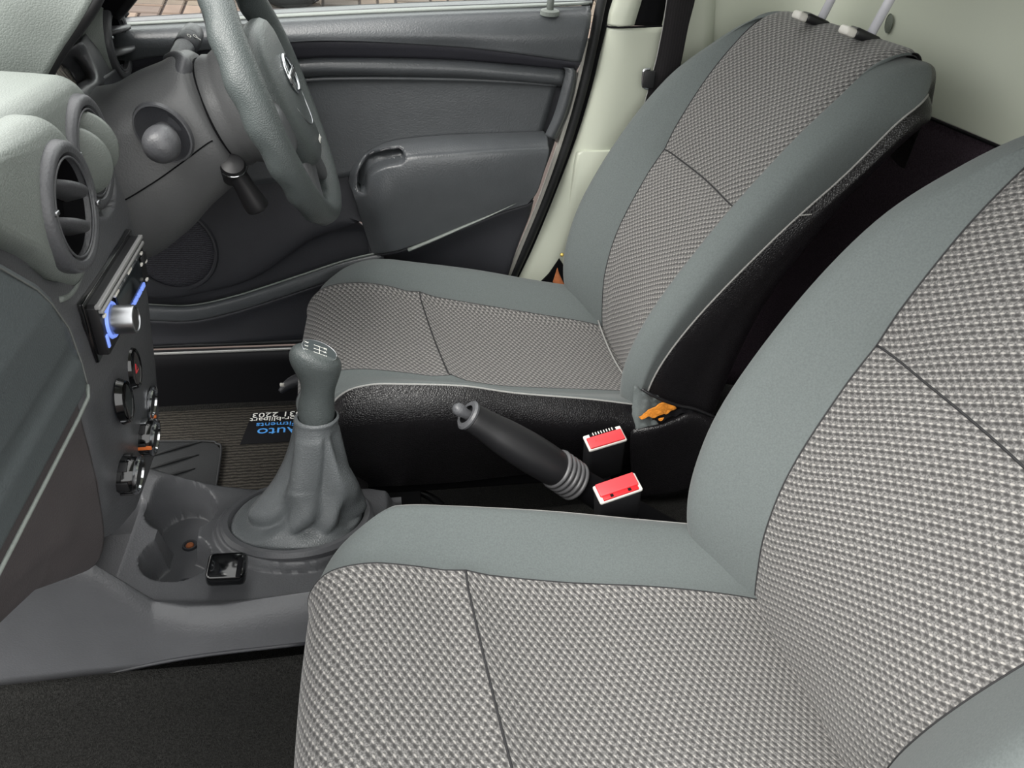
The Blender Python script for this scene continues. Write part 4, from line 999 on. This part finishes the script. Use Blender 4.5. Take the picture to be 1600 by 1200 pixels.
COLM = pmat('column_plastic_lit', (94,95,96), .40, 420, .25, var=.05)  # the grey plastic, its colour lightened for light on column and hub
gridobj('column_shroud', Gs, COLM, col, wrap_u=True)
jt = Gs[12:56, 48]*1.0
# seam between upper and lower shroud on the passenger side
tube('shroud_seam', Gs[14:54, 47]+[0,-.0004,0], .0010, BLKM, col, 6)
# near stalk: socket recess and knob pointing at the passenger side
kb = at(256,207,y=.250)
lathe('stalk_recess', [(.0001,.006),(.022,.004),(.0275,-.0015),(.0295,-.0025),(.031,.002)], kb+[0,-.004,0], (0,1,0), PLAD, col, 40, up=(-.6,0,.8), sx=.95, sy=1.22)
lathe('recess_rim', [(.0285,-.001),(.0295,-.0045),(.0315,-.0045),(.033,.003)], kb+[0,-.003,0], (0,1,0), PLA, col, 40, up=(-.6,0,.8), sx=.95, sy=1.22)
sk = empty('wiper_stalk', kb); sk.parent = col; sk.matrix_parent_inverse = col.matrix_world.inverted()
sd_ = np.array([.16,-.97,.05]); sd_ /= np.linalg.norm(sd_)
lathe('stalk_arm', [(.0125,-.01),(.0140,.015),(.0160,.028),(.0180,.036),(.0190,.040),(.0190,.046),(.0180,.0475),(.0195,.049),(.0212,.056),(.0215,.064),(.0200,.075),(.0150,.083),(.008,.0865),(.0001,.0875)], kb, sd_, PLA, sk, 40)
lathe('stalk_band', [(.0188,.040),(.0194,.041),(.0194,.044),(.0188,.046)], kb, sd_, PLAD, sk, 40)
# far stalk with printed marks
fs = empty('light_stalk', at(282,90,y=.45)); fs.parent = col; fs.matrix_parent_inverse = col.matrix_world.inverted()
f0, f1 = at(272,104,y=.44), at(303,50,y=.56)
fd = (f1-f0)/np.linalg.norm(f1-f0); FL = np.linalg.norm(f1-f0)
lathe('stalk_body', [(.0105,-.04),(.0135,0),(.0145,FL*.45),(.0150,FL*.50)], f0, fd, PLA, fs, 36)
lathe('stalk_ring', [(.0150,FL*.50),(.0165,FL*.52),(.0168,FL*.74),(.0158,FL*.76)], f0, fd, PLAD, fs, 36)
lathe('stalk_tip', [(.0160,FL*.76),(.0163,FL*.80),(.0150,FL*.98),(.010,FL*1.05),(.0001,FL*1.07)], f0, fd, PLA, fs, 36)
for k, (a, b) in enumerate(((.58,-.003),(.66,.004))):
    c0 = f0+fd*FL*a; q = CAM-c0; q = q-q.dot(fd)*fd; q /= np.linalg.norm(q); s_ = np.cross(fd, q)
    cc = c0+q*.0168+s_*b
    V, Fc = tube_vf([cc+fd*.0028*math.cos(t)+s_*.0028*math.sin(t) for t in np.linspace(0, 2*math.pi, 17)], .0006, 6, caps=False); from_vf('stalk_mark', V, Fc, TPR, fs)
box('stalk_mark_bar', c0+q*.0165+s_*.010, (.006,.0012,.001), TPR, fs, 0, axes=[s_, fd, q])
# pale collar where the far stalk leaves the shroud
tube('shroud_collar', [at(262,92,y=.40), at(276,90,y=.36), at(287,100,y=.33), at(284,120,y=.31), at(290,150,y=.295)], [.006,.009,.011,.010,.006], PLA, col, 14, k=40)
# column lever with chrome-ringed lock barrel
a0 = at(364,262,y=.29); a1 = at(404,326,y=.30)
il = empty('column_lever', a0); il.parent = col; il.matrix_parent_inverse = col.matrix_world.inverted()
tube('lever_handle', [a0, a0*.6+a1*.4, a1*.9+a0*.1, a1, a1+(a1-a0)*.06], [.0125,.0135,.0165,.014,.006], BLK, il, 22, k=30)
ld_ = np.array([.1,-.6,.75]); lathe('lock_barrel', [(.0165,-.02),(.017,.004),(.015,.009),(.010,.0105),(.0001,.011)], a0, ld_, BLK, il, 30)
lathe('lock_ring', [(.0166,.0015),(.0176,.0022),(.0176,.0038),(.0166,.0045)], a0, ld_, CHR, il, 30)

wheel = empty('steering_wheel', Wc); tag(wheel, 'dark grey grained steering wheel with padded airbag boss and chrome oval badge', 'steering wheel')
def rim():
    n, m = 200, 28; V = []
    for i in range(n):
        t = 2*math.pi*i/n
        g = .0007*math.cos(20*t)                                   # finger waves on the back
        grip = .002*(math.exp(-((math.degrees(t) % 360-75)/22)**2)+math.exp(-((math.degrees(t) % 360-285)/22)**2))
        for j in range(m):
            a = 2*math.pi*j/m; r = .0168+grip+(g*1.8 if math.cos(a) < 0 else 0)
            rr = .170+r*math.sin(a); nn = r*1.18*math.cos(a)
            V.append(wp(rr*math.cos(t), rr*math.sin(t), nn))
    from_vf('rim', V, grid_faces(n, m, True, True), RUBG, wheel)
    tube('rim_seam', [wp(.170*math.cos(t)-.0*math.cos(t), .170*math.sin(t), -.0198) for t in np.linspace(0, 2*math.pi, 120)], .0007, SEAMD, wheel, 6)
rim()
# hub cover behind, boss, spokes
hubp = [(.060,-.082),(.073,-.080),(.076,-.072),(.0735,-.064),(.076,-.058),(.088,-.030),(.094,-.008),(.090,.004),(.06,.006)]
lathe('hub_cover', hubp, Wc, Wn, COLM, wheel, 64, up=Wu, sy=1.0)
lathe('hub_gap', [(.071,-.086),(.0745,-.084),(.0745,-.080),(.071,-.079)], Wc, Wn, BLKM, wheel, 64, up=Wu)
def boss():
    n = 72; layers = [(.90,-.012),(.97,-.004),(1.,.006),(.985,.016),(.93,.0225),(.84,.0255),(.6,.027),(.3,.0275),(.02,.0277)]
    V = []
    for s, h in layers:
        for k in range(n):
            t = 2*math.pi*k/n; e = .62
            cu = math.copysign(abs(math.cos(t))**e, math.cos(t)); cy = math.copysign(abs(math.sin(t))**e, math.sin(t))
            u_ = (.093 if cu > 0 else .102)*cu; y_ = (.098-.020*ss(.2, -1, cu))*cy
            V.append(wp(u_*s, y_*s, h-.006*(abs(y_*s)/.098)**2))
    f = grid_faces(len(layers), n, True); f.append(tuple((len(layers)-1)*n+k for k in range(n)))
    o = from_vf('airbag_cover', V, f, RUBG, wheel); return o
boss()
def spoke(name, pts, wd, th, mat=PLA):
    P = crom(np.array(pts), 24); G = []
    T = np.gradient(P, axis=0); T /= np.linalg.norm(T, axis=1)[:,None]
    for i in range(24):
        f = i/23; w_ = np.interp(f, [0,.6,1], wd); B = np.cross(T[i], Wn); B /= np.linalg.norm(B); Nn_ = np.cross(B, T[i]); t_ = np.interp(f, [0,.6,1], th)
        G.append([P[i]+B*w_*math.copysign(abs(math.sin(a))**.6, math.sin(a))+Nn_*t_*math.copysign(abs(math.cos(a))**.8, math.cos(a)) for a in np.linspace(0, 2*math.pi, 33)[:-1]])
    gridobj(name, np.array(G), mat, wheel, wrap_u=True)
spoke('spoke', [wp(-.02,-.07,.004), wp(-.028,-.11,.002), wp(-.034,-.150,.0), wp(-.036,-.168,0)], [.040,.026,.036], [.012,.008,.011])
spoke('spoke', [wp(-.02,.07,.004), wp(-.028,.11,.002), wp(-.034,.150,.0), wp(-.036,.168,0)], [.040,.026,.036], [.012,.008,.011])
spoke('spoke', [wp(-.08,-.03,.002), wp(-.115,-.05,.0), wp(-.145,-.072,.0), wp(-.154,-.080,0)], [.030,.018,.026], [.012,.008,.010])
spoke('spoke', [wp(-.08,.03,.002), wp(-.115,.05,.0), wp(-.145,.072,.0), wp(-.154,.080,0)], [.030,.018,.026], [.012,.008,.010])
# badge: chrome oval ring with a horizontal bar emblem
bd = empty('badge', wp(.018,0,.0285)); bd.parent = wheel; bd.matrix_parent_inverse = wheel.matrix_world.inverted()
def bp(u, y, n=.029): return wp(.018+u, y, n)
tube('badge_ring', [bp(.024*math.cos(t), .030*math.sin(t)) for t in np.linspace(0, 2*math.pi, 49)], .0028, CHR, bd, 10, caps=False)
box('badge_bar', bp(0,0,.0305), (.010,.064,.004), CHR, bd, .0015, axes=[Wu, Wy, Wn])
box('badge_bar_lettering', bp(0,0,.0327), (.005,.050,.0006), BLK, bd, 0, axes=[Wu, Wy, Wn])
tube('cover_line', [wp(-.052+.035*(y/.05)**2, y, .0285-.004*(y/.05)**2) for y in np.linspace(-.05, .05, 20)], .0012, SAT, bd, 6)
text('airbag_lettering', 'AIRBAG', .0085, wp(-.078,0,.0292), Wy, Wu, TPR, wheel, .0003, 'CENTER')

# ================================================================ FLOOR ITEMS
mat_ = empty('floor_mat', (-.72,.43,.01)); tag(mat_, 'grey ribbed carpet mat with a black printed label in the driver footwell', 'floor mat')
prism('mat_carpet', [(-1.02,.205,.022),(-.45,.205,.022),(-.44,.25,.022),(-.44,.62,.022),(-.47,.660,.022),(-.90,.652,.022),(-1.02,.64,.022)], (0,0,1), .012, MATC, mat_, .002)
hp_ = [(-.93,.30),(-.76,.33),(-.742,.345),(-.738,.37),(-.745,.50),(-.757,.522),(-.78,.532),(-.93,.545)]
prism('heel_pad', [(x, y, .0265) for x, y in hp_], (0,0,1), .006, RUBB, mat_, .0015)
tube('heel_pad_rim', [(x, y, .027) for x, y in hp_], .0022, RUBB, mat_, 8, k=60)
for k in range(5):
    y0 = .33+.043*k; tube('heel_rib', [(-.885,y0-.015,.0268),(-.83,y0+.012,.0275),(-.785,y0+.030,.0268)], [.001,.0042,.0012], RUBB, mat_, 8, k=14)
lb = empty('label_patch', (-.64,.60,.023)); lb.parent = mat_; lb.matrix_parent_inverse = mat_.matrix_world.inverted()
prism('patch', [(-.712,.520,.0235),(-.53,.520,.0235),(-.53,.630,.0235),(-.700,.630,.0235)], (0,0,1), .003, BLKM, lb, .0006)
rd, up_ = (-1,0,0), (0,-1,0)
for s, size, y, m, xe in (('Auto', .038, .570, TPB, -.684), ('Fitments', .021, .590, TPB, -.688), ('motor-blijpart', .020, .609, TPR, -.702), ('031 2203', .024, .627, TPR, -.700)):
    text('patch_lettering', s, size, (xe, y, .0238), rd, up_, m, lb, .0002, 'RIGHT', 1.15)

# seat hardware in view beneath the driver seat
ab = tube('adjuster_bar', [at(548,766,y=.30), at(560,764,y=.235), at(600,764,y=.225), at(640,766,y=.22), at(668,774,y=.215), at(690,790,y=.21)], .0068, BLK, driver, 12, k=40)
lv = empty('slide_lever', at(455,600,y=.56)); lv.parent = driver; lv.matrix_parent_inverse = driver.matrix_world.inverted()
tube('lever_arm', [at(438,612,y=.55), at(450,601,y=.555), at(466,594,y=.56), at(490,590,y=.56), at(520,592,y=.56)], [.005,.010,.0135,.015,.015], PLAD, lv, 12, k=24)
box('lever_tip', at(441,601,y=.55), (.009,.007,.005), WHT, lv, .001)

# torn upholstery at the driver seat's hip
tf = empty('torn_hip_cover', at(1020,640,y=.15)); tf.parent = driver; tf.matrix_parent_inverse = driver.matrix_world.inverted(); tf['label'] = 'torn cover with orange foam showing'
def patch(name, rows, mat, bump=0, nu=26, nv=16, thick=.002):
    G = loft([PY(r) for r in rows], nu, nv)
    if bump: G = G+np.stack([0*G[...,0], -bump*np.abs(np.sin(G[...,0]*210+G[...,2]*340)), bump*np.sin(G[...,0]*330)], 2)
    return gridobj(name, G, mat, tf, thick)
patch('crumpled_flap', [[(990,604,.130),(1003,608,.128),(1020,618,.130),(1036,626,.134)],[(988,625,.128),(1000,628,.122),(1014,632,.124),(1028,636,.130)],[(988,644,.125),(996,648,.116),(1006,652,.116),(1018,652,.122)],[(988,662,.124),(998,668,.112),(1015,671,.112),(1030,666,.116)]], FAB, .003)
patch('foam', [[(998,650,.110),(1012,641,.110),(1028,631,.110),(1040,629,.111),(1056,637,.112)],[(1002,654,.107),(1014,651,.107),(1026,650,.107),(1036,646,.108),(1050,641,.110)]], ORAN, .0015)
patch('foam', [[(1028,654,.105),(1032,653,.105),(1037,652,.105)],[(1029,657,.104),(1033,657,.104),(1036,655,.104)]], ORAN)
patch('torn_edge', [[(1026,652,.116),(1040,645,.120),(1060,640,.122),(1082,640,.120),(1118,653,.118)],[(1030,660,.112),(1044,653,.113),(1064,647,.114),(1084,644,.116),(1118,656,.116)]], BLKM, .002)
patch('vinyl_fold', [[(990,668,.118),(1010,668,.112),(1030,664,.110),(1055,654,.111),(1082,644,.114),(1118,656,.116)],[(985,680,.112),(1008,674,.104),(1030,671,.102),(1055,664,.104),(1085,655,.108),(1118,668,.112)],[(985,720,.114),(1008,715,.108),(1035,712,.108),(1060,708,.110),(1085,700,.112),(1118,710,.114)],[(990,780,.122),(1012,778,.120),(1040,775,.120),(1065,770,.122),(1090,760,.124),(1118,760,.126)]], VIN, 0, 30, 24)
tube('torn_piping', PY([(1003,608,.118),(1018,617,.112),(1040,627,.110),(1060,634,.112),(1085,639,.114),(1118,652,.116)]), .0024, BLK, tf, 8, k=30)
tf2 = empty('torn_outer_cover', at(875,435,y=.60)); tf2.parent = driver; tf2.matrix_parent_inverse = driver.matrix_world.inverted()
def patch2(name, rows, mat): return gridobj(name, loft([PY(r) for r in rows], 14, 8), mat, tf2, .002)
patch2('foam', [[(871,418,.592),(875,430,.590),(883,446,.586)],[(864,440,.596),(870,448,.592),(881,458,.588)]], BROW)
lathe('stud', [(.0001,.004),(.003,.0035),(.004,.0)], at(878,398,y=.585), (-.2,-.9,.3), BRS, tf2, 14)

# ================================================================ OUTSIDE: sloping paved yard
yard = struct(empty('ground', (0,0,0)))
SL = math.tan(math.radians(12)); Y0 = 1.4; Z0 = -.30
def gz(y): return Z0+max(0, y-Y0)*SL
Gy = np.array([[(x, y, gz(y)-.012) for x in np.linspace(-14, 14, 3)] for y in (-14, Y0, 4, 40)])
gridobj('sand_bed', Gy, pmat('joint_sand', (150,128,108), .95), yard, smooth=False) if False else from_vf('sand_bed', Gy.reshape(-1,3), [q[::-1] for q in grid_faces(4,3)][::1], pmat('joint_sand', (52,42,38), .95), yard, False)
def brickmesh():
    bm = bmesh.new(); bmesh.ops.create_cube(bm, size=1)
    for v in bm.verts: v.co = Vector((v.co.x*.205, v.co.y*.096, v.co.z*.04))
    bmesh.ops.bevel(bm, geom=[e for e in bm.edges if all(v.co.z > 0 for v in e.verts)], offset=.006, segments=1, affect='EDGES')
    me = bpy.data.meshes.new('paving_brick'); bm.to_mesh(me); bm.free(); return me
bms = [brickmesh() for _ in range(3)]
for m, c in zip(bms, ((96,82,72),(84,73,66),(106,92,80))): m.materials.append(pmat('paver_%d' % c[0], c, .85, 60, .3, var=.12, vscale=12))
cand = []
th = math.radians(12)
for i in range(-40, 30):
    for j in range(-4, 60):
        # basket of paired bricks
        bx, by = i*.22, j*.22
        for k in (0, 1):
            if (i+j) % 2: x, y, r = bx, by+(k-.5)*.11, 0
            else: x, y, r = bx+(k-.5)*.11, by, math.pi/2
            cand.append((x, y, r))
def project(p):
    d = ROT.T@(np.array(p)-CAM); return (800+F*d[0]/d[2], 600+F*d[1]/d[2]) if d[2] > 0 else (9e9, 9e9)
sel = []
for x, s, r in cand:
    p = np.array([x-1.0, 2.6+s*math.cos(th), 0]); p[2] = gz(p[1])
    u, v = project(p)
    if 150 < u < 960 and -60 < v < 60: sel.append((abs(v-8), p, r))
sel.sort(key=lambda q: q[0]); sel = sel[:300]
for k, (_, p, r) in enumerate(sel):
    o = bpy.data.objects.new('paving_brick', bms[rng.integers(3)]); C.objects.link(o); o.parent = yard
    o.matrix_local = Matrix.Translation(p+np.array([0,0,-.018+rng.normal(0,.0012)]))@Matrix.Rotation(th, 4, 'X')@Matrix.Rotation(r, 4, 'Z')
# parked car's road wheel standing in the yard
py_ = 4.2
while project((at(455,5,y=py_)[0], py_-.09, gz(py_)))[1] > 15: py_ += .01
wz = gz(py_)
cwx = at(455,5,y=py_)[0]
rw = empty('road_wheel', (cwx,py_,wz)); tag(rw, 'black car tyre with pale wheel trim standing on the paving beyond the window', 'wheel')
wc = np.array([cwx, py_, wz+.29])
lathe('tyre', [(.17,-.085),(.20,-.095),(.26,-.10),(.285,-.085),(.293,-.06),(.293,.06),(.285,.085),(.26,.10),(.20,.095)], wc, (0,1,0), RUBB, rw, 64)
for s in (-.03,0,.03): lathe('tread_groove', [(.2935,s-.004),(.2945,s),(.2935,s+.004)], wc, (0,1,0), BLKM, rw, 64)
lathe('wheel_trim', [(.232,-.098),(.225,-.106),(.18,-.100),(.12,-.090),(.05,-.096),(.0001,-.099)], wc, (0,1,0), SAT, rw, 48)
